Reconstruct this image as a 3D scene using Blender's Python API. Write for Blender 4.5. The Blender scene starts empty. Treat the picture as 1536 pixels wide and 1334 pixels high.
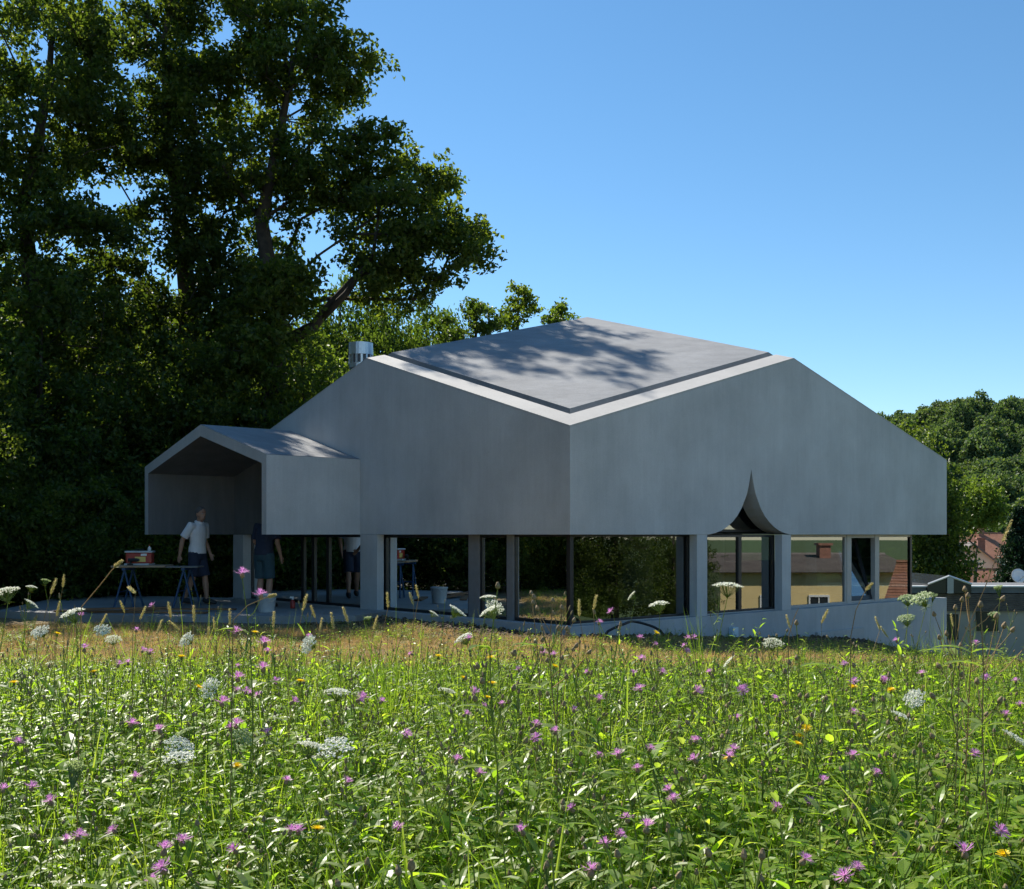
import bpy, bmesh, math, random
import numpy as np
from mathutils import Vector, Matrix, Euler

random.seed(7)
rng = np.random.default_rng(7)
sc = bpy.context.scene
col = sc.collection
R = math.radians

# ------------------------------------------------------------------ camera
FPX, CX, HY, CAMZ = 1692.0, 768.0, 802.0, 1.27      # focal length in photo pixels, horizon row
cam_d = bpy.data.cameras.new('camera')
cam = bpy.data.objects.new('camera', cam_d)
col.objects.link(cam)
cam.location = (0, 0, CAMZ)
cam.rotation_euler = (R(90), 0, 0)
cam_d.sensor_width = 36.0
cam_d.lens = FPX / 1536 * 36
cam_d.shift_y = (HY - 667) / 1536
cam_d.clip_start = 0.05
cam_d.clip_end = 5000
sc.camera = cam

# ------------------------------------------------------------------ sky and sun
SUN_H = Vector((-0.60, 0.80)).normalized()
SUN_EL = R(47)
sun_dir = Vector((SUN_H.x * math.cos(SUN_EL), SUN_H.y * math.cos(SUN_EL), math.sin(SUN_EL)))
world = bpy.data.worlds.new('World')
sc.world = world
world.use_nodes = True
wn = world.node_tree
sky = wn.nodes.new('ShaderNodeTexSky')
sky.sky_type = 'NISHITA'
sky.sun_disc = False
sky.sun_elevation = SUN_EL
sky.sun_rotation = math.atan2(SUN_H.x, SUN_H.y)
sky.altitude = 300
sky.air_density = 0.9
sky.dust_density = 0.05
sky.ozone_density = 3.0
hs = wn.nodes.new('ShaderNodeHueSaturation')
hs.inputs['Hue'].default_value = 0.492
hs.inputs['Saturation'].default_value = 1.15
wn.links.new(sky.outputs[0], hs.inputs['Color'])
wn.links.new(hs.outputs[0], wn.nodes['Background'].inputs[0])
wn.nodes['Background'].inputs[1].default_value = 0.095
sun_d = bpy.data.lights.new('sun', 'SUN')
sun_d.energy = 4.7
sun_d.angle = R(0.53)
sun_d.color = (1.0, 0.93, 0.82)
sun = bpy.data.objects.new('sun', sun_d)
col.objects.link(sun)
sun.rotation_euler = (-sun_dir).to_track_quat('-Z', 'Y').to_euler()
sun.location = (-12, 20, 30)

sc.view_settings.view_transform = 'Standard'
sc.view_settings.look = 'None'
sc.view_settings.exposure = 0.76
sc.view_settings.gamma = 1.0
sc.cycles.use_denoising = True
sc.cycles.use_adaptive_sampling = True
sc.cycles.adaptive_threshold = 0.02
sc.cycles.max_bounces = 7
sc.cycles.diffuse_bounces = 3
sc.cycles.glossy_bounces = 3
sc.cycles.transparent_max_bounces = 12
sc.cycles.transmission_bounces = 6

# ------------------------------------------------------------------ helpers
def pix(x, y, d):
    return Vector(((x - CX) / FPX * d, d, CAMZ - (y - HY) / FPX * d))

def sstep(a, b, x):
    t = np.clip((np.asarray(x, float) - a) / (b - a), 0, 1)
    return t * t * (3 - 2 * t)

def ground_z(x, y):
    x = np.asarray(x, float); y = np.asarray(y, float)
    z = 0.30 - 0.42 * sstep(2.0, 14.0, y)
    z = z - 0.095 * np.clip(x - 1.0, 0, 9) * sstep(10, 18, y)
    z = z + 0.015 * np.sin(x * 1.7 + 0.6 * y) + 0.012 * np.sin(2.3 * y - x)
    # the slope down to the village on the right
    dr = np.hypot(x, y)
    down = sstep(9, 55, x) * sstep(-5, 30, x + 0.0 * y)
    z = z - 5.2 * down
    # gentle rise under the wood on the left
    z = z + 2.5 * sstep(30, 80, y) * (1 - sstep(-5, 12, x - 0.12 * y))
    # wooded hill all along the right hand side
    az = np.arctan2(x, y)
    hill = sstep(190, 430, dr) * sstep(0.12, 0.40, az) * (1 - sstep(0.62, 0.95, az))
    amp = 45 + 4 * np.sin(az * 9.0 + 0.5) + 2 * np.sin(az * 23)
    z = z - 1.6 * sstep(6.0, 10.5, x) * sstep(15, 23, y) * (1 - sstep(40, 60, x))
    return z + hill * amp

def tag(o, label=None, cat=None, group=None, kind=None):
    if label: o['label'] = label
    if cat: o['category'] = cat
    if group: o['group'] = group
    if kind: o['kind'] = kind
    return o

def empty(name, loc=(0, 0, 0), rz=0.0):
    o = bpy.data.objects.new(name, None)
    o.empty_display_size = 0.1
    col.objects.link(o)
    o.location = loc
    o.rotation_euler = (0, 0, rz)
    return o

def link(name, me, parent=None, loc=None):
    o = bpy.data.objects.new(name, me)
    col.objects.link(o)
    if parent is not None: o.parent = parent
    if loc is not None: o.location = loc
    return o

def np_mesh(name, v, f, mat=None, smooth=False):
    """fast mesh from arrays; f is (M,3) or (M,4)"""
    v = np.asarray(v, np.float32); f = np.asarray(f, np.int32)
    me = bpy.data.meshes.new(name)
    n = f.shape[1]
    me.vertices.add(len(v)); me.vertices.foreach_set('co', v.ravel())
    me.loops.add(f.size); me.loops.foreach_set('vertex_index', f.ravel())
    me.polygons.add(len(f))
    me.polygons.foreach_set('loop_start', np.arange(0, f.size, n, dtype=np.int32))
    me.update(calc_edges=True)
    if smooth: me.polygons.foreach_set('use_smooth', np.ones(len(f), bool))
    if mat: me.materials.append(mat)
    return me

class MB:
    """collects verts / faces for one mesh"""
    def __init__(s): s.v = []; s.f = []; s.m = []
    def add(s, vs, fs, mi=0):
        o = len(s.v); s.v += [tuple(p) for p in vs]
        s.f += [tuple(i + o for i in f) for f in fs]; s.m += [mi] * len(fs)
    def box(s, lo, hi, M=None, mi=0):
        x0, y0, z0 = lo; x1, y1, z1 = hi
        vs = [Vector(p) for p in ((x0,y0,z0),(x1,y0,z0),(x1,y1,z0),(x0,y1,z0),(x0,y0,z1),(x1,y0,z1),(x1,y1,z1),(x0,y1,z1))]
        if M is not None: vs = [M @ p for p in vs]
        s.add(vs, [(0,3,2,1),(4,5,6,7),(0,1,5,4),(1,2,6,5),(2,3,7,6),(3,0,4,7)], mi)
    def tube(s, pts, rad, n=6, cap=True, mi=0, squash=None):
        pts = [Vector(p) for p in pts]
        if not hasattr(rad, '__len__'): rad = [rad] * len(pts)
        o = []; ref = None
        for i, p in enumerate(pts):
            t = (pts[min(i + 1, len(pts) - 1)] - pts[max(i - 1, 0)])
            t = t.normalized() if t.length > 1e-9 else Vector((0, 0, 1))
            if ref is None: ref = Vector((1, 0, 0)) if abs(t.x) < 0.8 else Vector((0, 1, 0))
            a = (ref - t * ref.dot(t)).normalized(); b = t.cross(a); ref = a
            r = rad[i]; rx, ry = r if hasattr(r, '__len__') else (r, r)
            o.append([p + a * (rx * math.cos(2*math.pi*k/n)) + b * (ry * math.sin(2*math.pi*k/n)) for k in range(n)])
        vs = [q for ring in o for q in ring]; fs = []
        for i in range(len(o) - 1):
            for k in range(n):
                fs.append((i*n+k, i*n+(k+1) % n, (i+1)*n+(k+1) % n, (i+1)*n+k))
        if cap:
            fs.append(tuple(range(n - 1, -1, -1))); fs.append(tuple((len(o)-1)*n + k for k in range(n)))
        s.add(vs, fs, mi)
    def lathe(s, prof, n=16, M=None, mi=0):
        vs = []; fs = []
        for r, z in prof:
            for k in range(n):
                a = 2*math.pi*k/n; p = Vector((r*math.cos(a), r*math.sin(a), z)); vs.append(M @ p if M is not None else p)
        for i in range(len(prof) - 1):
            for k in range(n):
                fs.append((i*n+k, i*n+(k+1) % n, (i+1)*n+(k+1) % n, (i+1)*n+k))
        s.add(vs, fs, mi)
    def mesh(s, name, mats, smooth=False):
        me = bpy.data.meshes.new(name)
        me.from_pydata(s.v, [], s.f); me.update()
        if not isinstance(mats, (list, tuple)): mats = [mats]
        for m in mats: me.materials.append(m)
        if len(mats) > 1: me.polygons.foreach_set('material_index', s.m)
        if smooth: me.polygons.foreach_set('use_smooth', [True] * len(me.polygons))
        return me
    def build(s, name, mats, parent=None, loc=None, smooth=False, bevel=0):
        o = link(name, s.mesh(name, mats, smooth), parent, loc)
        if bevel:
            b = o.modifiers.new('bevel', 'BEVEL'); b.width = bevel; b.segments = 2; b.limit_method = 'ANGLE'
        return o

# ------------------------------------------------------------------ materials
def new_mat(name):
    m = bpy.data.materials.new(name); m.use_nodes = True
    nt = m.node_tree
    for n in list(nt.nodes): nt.nodes.remove(n)
    out = nt.nodes.new('ShaderNodeOutputMaterial')
    return m, nt, out

def N(nt, typ, **kw):
    n = nt.nodes.new('ShaderNode' + typ)
    for k, v in kw.items():
        if k in n.inputs.keys() if isinstance(k, str) else False: n.inputs[k].default_value = v
        else: setattr(n, k, v)
    return n

def ramp(nt, fac, stops):
    r = nt.nodes.new('ShaderNodeValToRGB')
    e = r.color_ramp.elements
    while len(e) < len(stops): e.new(0.5)
    for el, (p, c) in zip(e, stops):
        el.position = p; el.color = (*c, 1)
    nt.links.new(fac, r.inputs[0])
    return r.outputs[0]

def noise(nt, scale, detail=4, rough=0.55, vec=None, stretch=None, coord='Object'):
    tc = nt.nodes.new('ShaderNodeTexCoord')
    v = tc.outputs[coord]
    if stretch:
        mp = nt.nodes.new('ShaderNodeMapping'); mp.inputs['Scale'].default_value = stretch
        nt.links.new(v, mp.inputs[0]); v = mp.outputs[0]
    n = nt.nodes.new('ShaderNodeTexNoise')
    n.inputs['Scale'].default_value = scale; n.inputs['Detail'].default_value = detail
    n.inputs['Roughness'].default_value = rough
    nt.links.new(v, n.inputs['Vector'])
    return n.outputs['Fac']

def mixc(nt, fac, a, b, mode='MIX'):
    m = nt.nodes.new('ShaderNodeMix'); m.data_type = 'RGBA'; m.blend_type = mode
    for sock, val in ((m.inputs[0], fac), (m.inputs[6], a), (m.inputs[7], b)):
        if hasattr(val, 'links'): nt.links.new(val, sock)
        elif isinstance(val, tuple): sock.default_value = (*val, 1)
        else: sock.default_value = val
    return m.outputs[2]

def bump(nt, height, strength=0.3, dist=0.01):
    b = nt.nodes.new('ShaderNodeBump'); b.inputs['Strength'].default_value = strength; b.inputs['Distance'].default_value = dist
    nt.links.new(height, b.inputs['Height']); return b.outputs[0]

def plain(name, c, rough=0.6, metal=0.0, var=0.12, scale=14, bumps=0.0, spec=0.5):
    m, nt, out = new_mat(name)
    p = nt.nodes.new('ShaderNodeBsdfPrincipled')
    f = noise(nt, scale)
    a = tuple(x * (1 - var) for x in c); b = tuple(min(1, x * (1 + var)) for x in c)
    nt.links.new(ramp(nt, f, [(0.3, a), (0.7, b)]), p.inputs['Base Color'])
    p.inputs['Roughness'].default_value = rough; p.inputs['Metallic'].default_value = metal
    p.inputs['Specular IOR Level'].default_value = spec
    if bumps: nt.links.new(bump(nt, noise(nt, scale * 6), bumps), p.inputs['Normal'])
    nt.links.new(p.outputs[0], out.inputs[0])
    return m

def concrete(name, c, streak=0.16, cloud=0.12, rough=0.75):
    m, nt, out = new_mat(name)
    p = nt.nodes.new('ShaderNodeBsdfPrincipled')
    n1 = noise(nt, 0.8, 6, 0.62)
    n2 = noise(nt, 1.0, 5, 0.6, stretch=(3.5, 3.5, 0.7))
    n3 = noise(nt, 60, 3)
    n4 = noise(nt, 1.0, 3, 0.6, stretch=(22, 22, 1.2))
    lo = tuple(x * (1 - cloud) for x in c); hi = tuple(x * (1 + cloud) for x in c)
    a = ramp(nt, n1, [(0.3, lo), (0.7, hi)])
    s = ramp(nt, n2, [(0.32, (1 - streak,) * 3), (0.68, (1 + streak * 0.5,) * 3)])
    b = mixc(nt, 1.0, a, s, 'MULTIPLY')
    s4 = ramp(nt, n4, [(0.35, (0.97,) * 3), (0.65, (1.02,) * 3)])
    b = mixc(nt, 1.0, b, s4, 'MULTIPLY')
    g = ramp(nt, n3, [(0.3, (0.93,) * 3), (0.7, (1.05,) * 3)])
    b = mixc(nt, 1.0, b, g, 'MULTIPLY')
    # small air holes
    tc = nt.nodes.new('ShaderNodeTexCoord'); vo = nt.nodes.new('ShaderNodeTexVoronoi'); vo.inputs['Scale'].default_value = 4.0
    nt.links.new(tc.outputs['Object'], vo.inputs['Vector'])
    hole = ramp(nt, vo.outputs['Distance'], [(0.012, (0.55,) * 3), (0.03, (1, 1, 1))])
    b = mixc(nt, 1.0, b, hole, 'MULTIPLY')
    nt.links.new(b, p.inputs['Base Color'])
    p.inputs['Roughness'].default_value = rough
    nt.links.new(bump(nt, n3, 0.12, 0.004), p.inputs['Normal'])
    nt.links.new(p.outputs[0], out.inputs[0])
    return m

def roof_membrane(name, c):
    m, nt, out = new_mat(name)
    p = nt.nodes.new('ShaderNodeBsdfPrincipled')
    n1 = noise(nt, 1.3, 6, 0.65)
    n2 = noise(nt, 2.6, 6, 0.65, stretch=(0.8, 1.5, 1.0))
    n3 = noise(nt, 45, 3)
    a = ramp(nt, n1, [(0.3, tuple(x * 0.84 for x in c)), (0.7, tuple(x * 1.12 for x in c))])
    s = ramp(nt, n2, [(0.35, (0.91,) * 3), (0.62, (1.05,) * 3)])
    b = mixc(nt, 1.0, a, s, 'MULTIPLY')
    g = ramp(nt, n3, [(0.3, (0.9,) * 3), (0.7, (1.06,) * 3)])
    b = mixc(nt, 1.0, b, g, 'MULTIPLY')
    nt.links.new(b, p.inputs['Base Color']); p.inputs['Roughness'].default_value = 0.8
    bb = nt.nodes.new('ShaderNodeBump'); bb.inputs['Strength'].default_value = 0.35; bb.inputs['Distance'].default_value = 0.04
    nt.links.new(n2, bb.inputs['Height'])
    b2 = nt.nodes.new('ShaderNodeBump'); b2.inputs['Strength'].default_value = 0.2; b2.inputs['Distance'].default_value = 0.005
    nt.links.new(n3, b2.inputs['Height']); nt.links.new(bb.outputs[0], b2.inputs['Normal'])
    nt.links.new(b2.outputs[0], p.inputs['Normal'])
    nt.links.new(p.outputs[0], out.inputs[0])
    return m

def leaf_mat(name, cols, trans=0.45, tcols=None, gloss=0.06, rough=0.4, per_obj=True):
    """cols: dark..light base colours picked per leaf (island) and per plant"""
    m, nt, out = new_mat(name)
    geo = nt.nodes.new('ShaderNodeNewGeometry')
    rnd = geo.outputs['Random Per Island']
    k = len(cols)
    base = ramp(nt, rnd, [(i / max(1, k - 1), c) for i, c in enumerate(cols)])
    if per_obj:
        oi = nt.nodes.new('ShaderNodeObjectInfo')
        v = ramp(nt, oi.outputs['Random'], [(0, (0.72, 0.74, 0.72)), (0.5, (1, 1, 1)), (1, (1.25, 1.14, 0.9))])
        base = mixc(nt, 1.0, base, v, 'MULTIPLY')
    d = nt.nodes.new('ShaderNodeBsdfDiffuse'); nt.links.new(base, d.inputs['Color'])
    t = nt.nodes.new('ShaderNodeBsdfTranslucent')
    tc = tcols or (2.0, 2.3, 0.8)
    tcol = mixc(nt, 1.0, base, tc, 'MULTIPLY'); nt.links.new(tcol, t.inputs['Color'])
    mx = nt.nodes.new('ShaderNodeMixShader'); mx.inputs[0].default_value = trans
    nt.links.new(d.outputs[0], mx.inputs[1]); nt.links.new(t.outputs[0], mx.inputs[2])
    g = nt.nodes.new('ShaderNodeBsdfGlossy'); g.inputs['Roughness'].default_value = rough; g.inputs['Color'].default_value = (1, 1, 1, 1)
    fr = nt.nodes.new('ShaderNodeLayerWeight'); fr.inputs['Blend'].default_value = 0.25
    mu = nt.nodes.new('ShaderNodeMath'); mu.operation = 'MULTIPLY_ADD'; mu.inputs[1].default_value = 0.03; mu.inputs[2].default_value = gloss * 0.22
    nt.links.new(fr.outputs['Fresnel'], mu.inputs[0])
    m2 = nt.nodes.new('ShaderNodeMixShader'); nt.links.new(mu.outputs[0], m2.inputs[0])
    nt.links.new(mx.outputs[0], m2.inputs[1]); nt.links.new(g.outputs[0], m2.inputs[2])
    nt.links.new(m2.outputs[0], out.inputs[0])
    return m

def glass_mat(name, tint=(0.28, 0.34, 0.32), base=0.17, gain=1.2):
    m, nt, out = new_mat(name)
    t = nt.nodes.new('ShaderNodeBsdfTransparent'); t.inputs[0].default_value = (*tint, 1)
    g = nt.nodes.new('ShaderNodeBsdfGlossy'); g.inputs['Roughness'].default_value = 0.0; g.inputs[0].default_value = (0.93, 0.97, 0.98, 1)
    fr = nt.nodes.new('ShaderNodeFresnel'); fr.inputs['IOR'].default_value = 1.6
    mu = nt.nodes.new('ShaderNodeMath'); mu.operation = 'MULTIPLY_ADD'; mu.inputs[1].default_value = gain; mu.inputs[2].default_value = base; mu.use_clamp = True
    nt.links.new(fr.outputs[0], mu.inputs[0])
    mx = nt.nodes.new('ShaderNodeMixShader'); nt.links.new(mu.outputs[0], mx.inputs[0])
    nt.links.new(t.outputs[0], mx.inputs[1]); nt.links.new(g.outputs[0], mx.inputs[2])
    nt.links.new(mx.outputs[0], out.inputs[0])
    return m

def tile_mat(name, c1, c2):
    m, nt, out = new_mat(name)
    p = nt.nodes.new('ShaderNodeBsdfPrincipled')
    f = noise(nt, 1.2, 5, 0.7); f2 = noise(nt, 9, 2)
    a = ramp(nt, f, [(0.3, c1), (0.7, c2)])
    b = mixc(nt, 0.35, a, ramp(nt, f2, [(0.3, tuple(x * 0.55 for x in c1)), (0.7, c2)]))
    nt.links.new(b, p.inputs['Base Color']); p.inputs['Roughness'].default_value = 0.85
    nt.links.new(bump(nt, f2, 0.4, 0.05), p.inputs['Normal'])
    nt.links.new(p.outputs[0], out.inputs[0]); return m

def ground_mat():
    m, nt, out = new_mat('ground')
    p = nt.nodes.new('ShaderNodeBsdfPrincipled')
    n1 = noise(nt, 0.35, 6, 0.7); n2 = noise(nt, 9, 5, 0.7); n3 = noise(nt, 55, 3)
    soil = ramp(nt, n2, [(0.3, (0.07, 0.045, 0.028)), (0.7, (0.19, 0.13, 0.08))])
    straw = ramp(nt, n3, [(0.3, (0.16, 0.11, 0.05)), (0.7, (0.34, 0.26, 0.13))])
    near = mixc(nt, ramp(nt, n1, [(0.4, (0, 0, 0)), (0.6, (1, 1, 1))]), soil, straw)
    grass = ramp(nt, n2, [(0.3, (0.04, 0.07, 0.02)), (0.7, (0.09, 0.13, 0.035))])
    tc = nt.nodes.new('ShaderNodeTexCoord'); sep = nt.nodes.new('ShaderNodeSeparateXYZ'); nt.links.new(tc.outputs['Object'], sep.inputs[0])
    def edge(axis_, a, b_):
        e = nt.nodes.new('ShaderNodeMapRange'); e.inputs[1].default_value = a; e.inputs[2].default_value = b_
        nt.links.new(sep.outputs[axis_], e.inputs[0]); return e.outputs[0]
    litter = ramp(nt, n2, [(0.3, (0.03, 0.024, 0.014)), (0.7, (0.075, 0.06, 0.03))])
    b = mixc(nt, edge(1, 23, 27), near, grass)
    b = mixc(nt, edge(0, 9.5, 12.5), b, grass)
    b = mixc(nt, edge(0, -8.6, -10.5), b, litter)
    nt.links.new(b, p.inputs['Base Color']); p.inputs['Roughness'].default_value = 0.95
    nt.links.new(bump(nt, n2, 0.8, 0.06), p.inputs['Normal'])
    nt.links.new(p.outputs[0], out.inputs[0]); return m

M = {}
M['concrete'] = concrete('concrete_shell', (0.49, 0.495, 0.495), 0.05, 0.14)
M['plinth'] = concrete('concrete_plinth', (0.43, 0.435, 0.435), 0.1, 0.1)
M['paving'] = concrete('concrete_paving', (0.30, 0.30, 0.29), 0.05, 0.18)
M['roof'] = roof_membrane('roof_screed', (0.252, 0.259, 0.268))
M['verge'] = concrete('roof_verge', (0.44, 0.43, 0.41), 0.04, 0.08)
M['gutter'] = concrete('gutter_lining', (0.16, 0.16, 0.16), 0.05, 0.1)
M['glass'] = glass_mat('window_glass')
M['frame'] = plain('bronze_frame', (0.17, 0.16, 0.15), 0.45, 0.3, 0.06)
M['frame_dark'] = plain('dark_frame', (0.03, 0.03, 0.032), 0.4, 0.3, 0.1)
M['frame_light'] = plain('pale_frame', (0.42, 0.40, 0.37), 0.5, 0.0, 0.05)
M['mullion'] = plain('grey_mullion', (0.20, 0.205, 0.21), 0.6, 0.1, 0.08)
M['metal'] = plain('flue_metal', (0.55, 0.56, 0.57), 0.35, 0.85, 0.06)
M['metal_dark'] = plain('flue_band', (0.10, 0.10, 0.10), 0.5, 0.4, 0.1)
M['interior'] = plain('interior_plaster', (0.30, 0.29, 0.26), 0.9, 0, 0.08, 3)
M['interior_dark'] = plain('interior_gloom', (0.05, 0.05, 0.05), 0.8, 0, 0.15, 3)  # near black: the gloom behind the glass is put into the colour
M['floor'] = plain('interior_floor', (0.10, 0.095, 0.09), 0.6, 0, 0.15, 3)
M['bark'] = plain('oak_bark', (0.055, 0.042, 0.03), 0.95, 0, 0.35, 8, 0.6)
M['oak_leaf'] = leaf_mat('oak_leaf', [(0.034, 0.056, 0.016), (0.052, 0.08, 0.02), (0.075, 0.10, 0.024), (0.10, 0.125, 0.035)], 0.48, (2.6, 2.7, 0.85), 0.03, 0.45)
M['bush_leaf'] = leaf_mat('bush_leaf', [(0.04, 0.07, 0.018), (0.07, 0.11, 0.025), (0.10, 0.14, 0.035)], 0.5, (2.6, 2.6, 0.8), 0.05, 0.4)
M['bright_leaf'] = leaf_mat('bright_leaf', [(0.06, 0.10, 0.02), (0.10, 0.15, 0.03), (0.13, 0.18, 0.04)], 0.42, (1.9, 2.0, 0.8), 0.03, 0.5)
M['wood_leaf'] = leaf_mat('far_wood_leaf_hazed', [(0.06, 0.10, 0.05), (0.095, 0.14, 0.062), (0.14, 0.175, 0.075)], 0.34, (1.8, 2.0, 0.8), 0.01, 0.6)  # lightened and blued: distance haze is put into the leaf colour
M['needle'] = leaf_mat('conifer_needle', [(0.012, 0.03, 0.018), (0.022, 0.045, 0.024)], 0.2, (1.6, 1.8, 0.8), 0.02, 0.5)
M['ground'] = ground_mat()

# ------------------------------------------------------------------ ground
def axis(segs):
    out = []
    for a, b, n in segs: out += list(np.linspace(a, b, n, endpoint=False))
    return np.array(out + [segs[-1][1]])
gx = axis([(-1500, -120, 14), (-120, -20, 20), (-20, 20, 100), (20, 120, 40), (120, 500, 50), (500, 1500, 10)])
gy = axis([(-400, -20, 12), (-20, 0, 10), (0, 26, 80), (26, 120, 40), (120, 520, 50), (520, 1600, 10)])
X, Y = np.meshgrid(gx, gy)
Z = ground_z(X, Y)
nx, ny = len(gx), len(gy)
ii = (np.arange(ny - 1)[:, None] * nx + np.arange(nx - 1)[None, :]).ravel()
gme = np_mesh('ground', np.stack([X, Y, Z], -1).reshape(-1, 3), np.stack([ii, ii + 1, ii + nx + 1, ii + nx], -1), M['ground'], True)
tag(link('ground', gme), kind='structure')

# ------------------------------------------------------------------ the concrete house
CN = Vector((0.797, 15.5, 0)); LU, LW = 10.717, 9.70
U = Vector((0.7415, 0.6709, 0)).normalized(); W = Vector((-U.y, U.x, 0))
ZS, ZC, ZP, ZM = CAMZ, 2.772, 4.26, 5.63            # soffit, eave corners, gable peaks, apex

def P(s, t, z): return CN + U * s + W * t + Vector((0, 0, z))
def zroof(s, t):
    a = min(s, LU - s) / (LU / 2); b = min(t, LW - t) / (LW / 2)
    return ZC + (ZP - ZC) * (a + b) + (ZM - 2 * ZP + ZC) * a * b

house = empty('concrete_house', P(LU / 2, LW / 2, 0))
tag(house, 'low grey concrete house with folded roof, hanging gable walls and a ribbon of glass', 'house')
HOFF = P(LU / 2, LW / 2, 0)
def hb(mb, name, mat, parent=house, smooth=False, bevel=0):
    """link a world-space MB as part of the house"""
    mb.v = [tuple(Vector(p) - HOFF) for p in mb.v]
    return mb.build(name, mat, parent, None, smooth, bevel)

TH = 0.34
def side_map(k):
    """side k: function (along, inward, z) -> point, and the length"""
    if k == 0: return (lambda a, v, z: P(a, v, z)), LU                    # right hand face
    if k == 1: return (lambda a, v, z: P(v, a, z)), LW                    # left hand face
    if k == 2: return (lambda a, v, z: P(a, LW - v, z)), LU
    return (lambda a, v, z: P(LU - v, a, z)), LW

OG = [(1.0, 0), (0.755, 0.066), (0.62, 0.118), (0.52, 0.18), (0.40, 0.26), (0.286, 0.37), (0.19, 0.50), (0.12, 0.63), (0.06, 0.78), (0.02, 0.95), (0.0, 1.10)]
OGC, OGH = 4.16, 1.06
VT = 0.03                                            # verge edge thickness
def gable_wall(k):
    f, L = side_map(k)
    low = [(0.0, ZS)]
    if k == 0:
        left = [(OGC - w, ZS + h * OGH) for h, w in reversed(OG)]
        right = [(OGC + w, ZS + h * OGH) for h, w in OG[1:]]
        low += left + right
    low += [(L, ZS)]
    top = [(L, ZC - VT), (L / 2, ZP - VT), (0.0, ZC - VT)]
    ring = low + top
    n = len(ring)
    outer = [f(a, 0, z) for a, z in ring]
    inner = [f(min(max(a, TH), L - TH), TH, z) for a, z in ring]
    mb = MB()
    mb.add(outer + inner, [tuple(range(n)), tuple(range(2 * n - 1, n - 1, -1))] +
           [(i, (i + 1) % n, n + (i + 1) % n, n + i) for i in range(n)])
    o = hb(mb, 'gable_wall', M['concrete'])
    return o
for k in range(4):
    w = gable_wall(k)
    if k == 0: w['label'] = 'gable wall with a pointed ogee notch cut into its lower edge'

GI, GO = 0.36, 0.51                                  # verge width, start of the roof panel
# verges (a mitred strip along each gable)
for k in range(4):
    f, L = side_map(k)
    zf = (lambda a, v: zroof(a, v)) if k in (0,) else None
    def zz(a, v, k=k):
        if k == 0: return zroof(a, v)
        if k == 1: return zroof(v, a)
        if k == 2: return zroof(a, LW - v)
        return zroof(LU - v, a)
    mb = MB()
    a0 = [0, L / 2, L]; a1 = [GI, L / 2, L - GI]
    vs = [f(a, 0, zz(a, 0)) for a in a0] + [f(a, GI, zz(a, GI)) for a in a1]
    vs += [f(a, 0, zz(a, 0) - VT) for a in a0] + [f(a, GI, zz(a, GI) - 0.16) for a in a1]
    mb.add(vs, [(0, 1, 4, 3), (1, 2, 5, 4), (6, 7, 1, 0), (7, 8, 2, 1), (3, 4, 10, 9), (4, 5, 11, 10)])
    hb(mb, 'roof_verge', M['verge'])
# gutter bed and the four folded roof panels
def quad_grid(mb, s0, s1, t0, t1, dz, n=8, skirt=0.0):
    base = len(mb.v)
    vs = []; fs = []
    for j in range(n + 1):
        for i in range(n + 1):
            s = s0 + (s1 - s0) * i / n; t = t0 + (t1 - t0) * j / n
            vs.append(P(s, t, zroof(s, t) + dz))
    for j in range(n):
        for i in range(n):
            a = j * (n + 1) + i; fs.append((a, a + 1, a + n + 2, a + n + 1))
    if skirt:
        ringi = [i for i in range(n + 1)] + [(n + 1) * j + n for j in range(1, n + 1)] + [(n + 1) * n + i for i in range(n - 1, -1, -1)] + [(n + 1) * j for j in range(n - 1, 0, -1)]
        m = len(vs)
        vs += [vs[i] - Vector((0, 0, skirt)) for i in ringi]
        for q in range(len(ringi)):
            q2 = (q + 1) % len(ringi)
            fs.append((ringi[q2], ringi[q], m + q, m + q2))
    mb.add(vs, fs)
mb = MB()
for s0, s1 in ((GI - 0.02, LU / 2), (LU / 2, LU - GI + 0.02)):
    for t0, t1 in ((GI - 0.02, LW / 2), (LW / 2, LW - GI + 0.02)):
        quad_grid(mb, s0, s1, t0, t1, -0.14, 4)
hb(mb, 'gutter', M['gutter'])
for s0, s1 in ((GO, LU / 2), (LU / 2, LU - GO)):
    for t0, t1 in ((GO, LW / 2), (LW / 2, LW - GO)):
        mb = MB(); quad_grid(mb, s0, s1, t0, t1, 0.015, 8, 0.13)
        hb(mb, 'roof_panel', M['roof'], smooth=False)

# soffit and interior
INS = 0.18
IN = {0: INS, 1: INS, 2: 0.5, 3: 1.05}                 # how far each side's glass stands in from the shell
mb = MB(); mb.add([P(TH - 0.02, TH - 0.02, ZS + 0.03), P(LU - TH + 0.02, TH - 0.02, ZS + 0.03), P(LU - TH + 0.02, LW - TH + 0.02, ZS + 0.03), P(TH - 0.02, LW - TH + 0.02, ZS + 0.03)], [(0, 3, 2, 1)])
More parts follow.
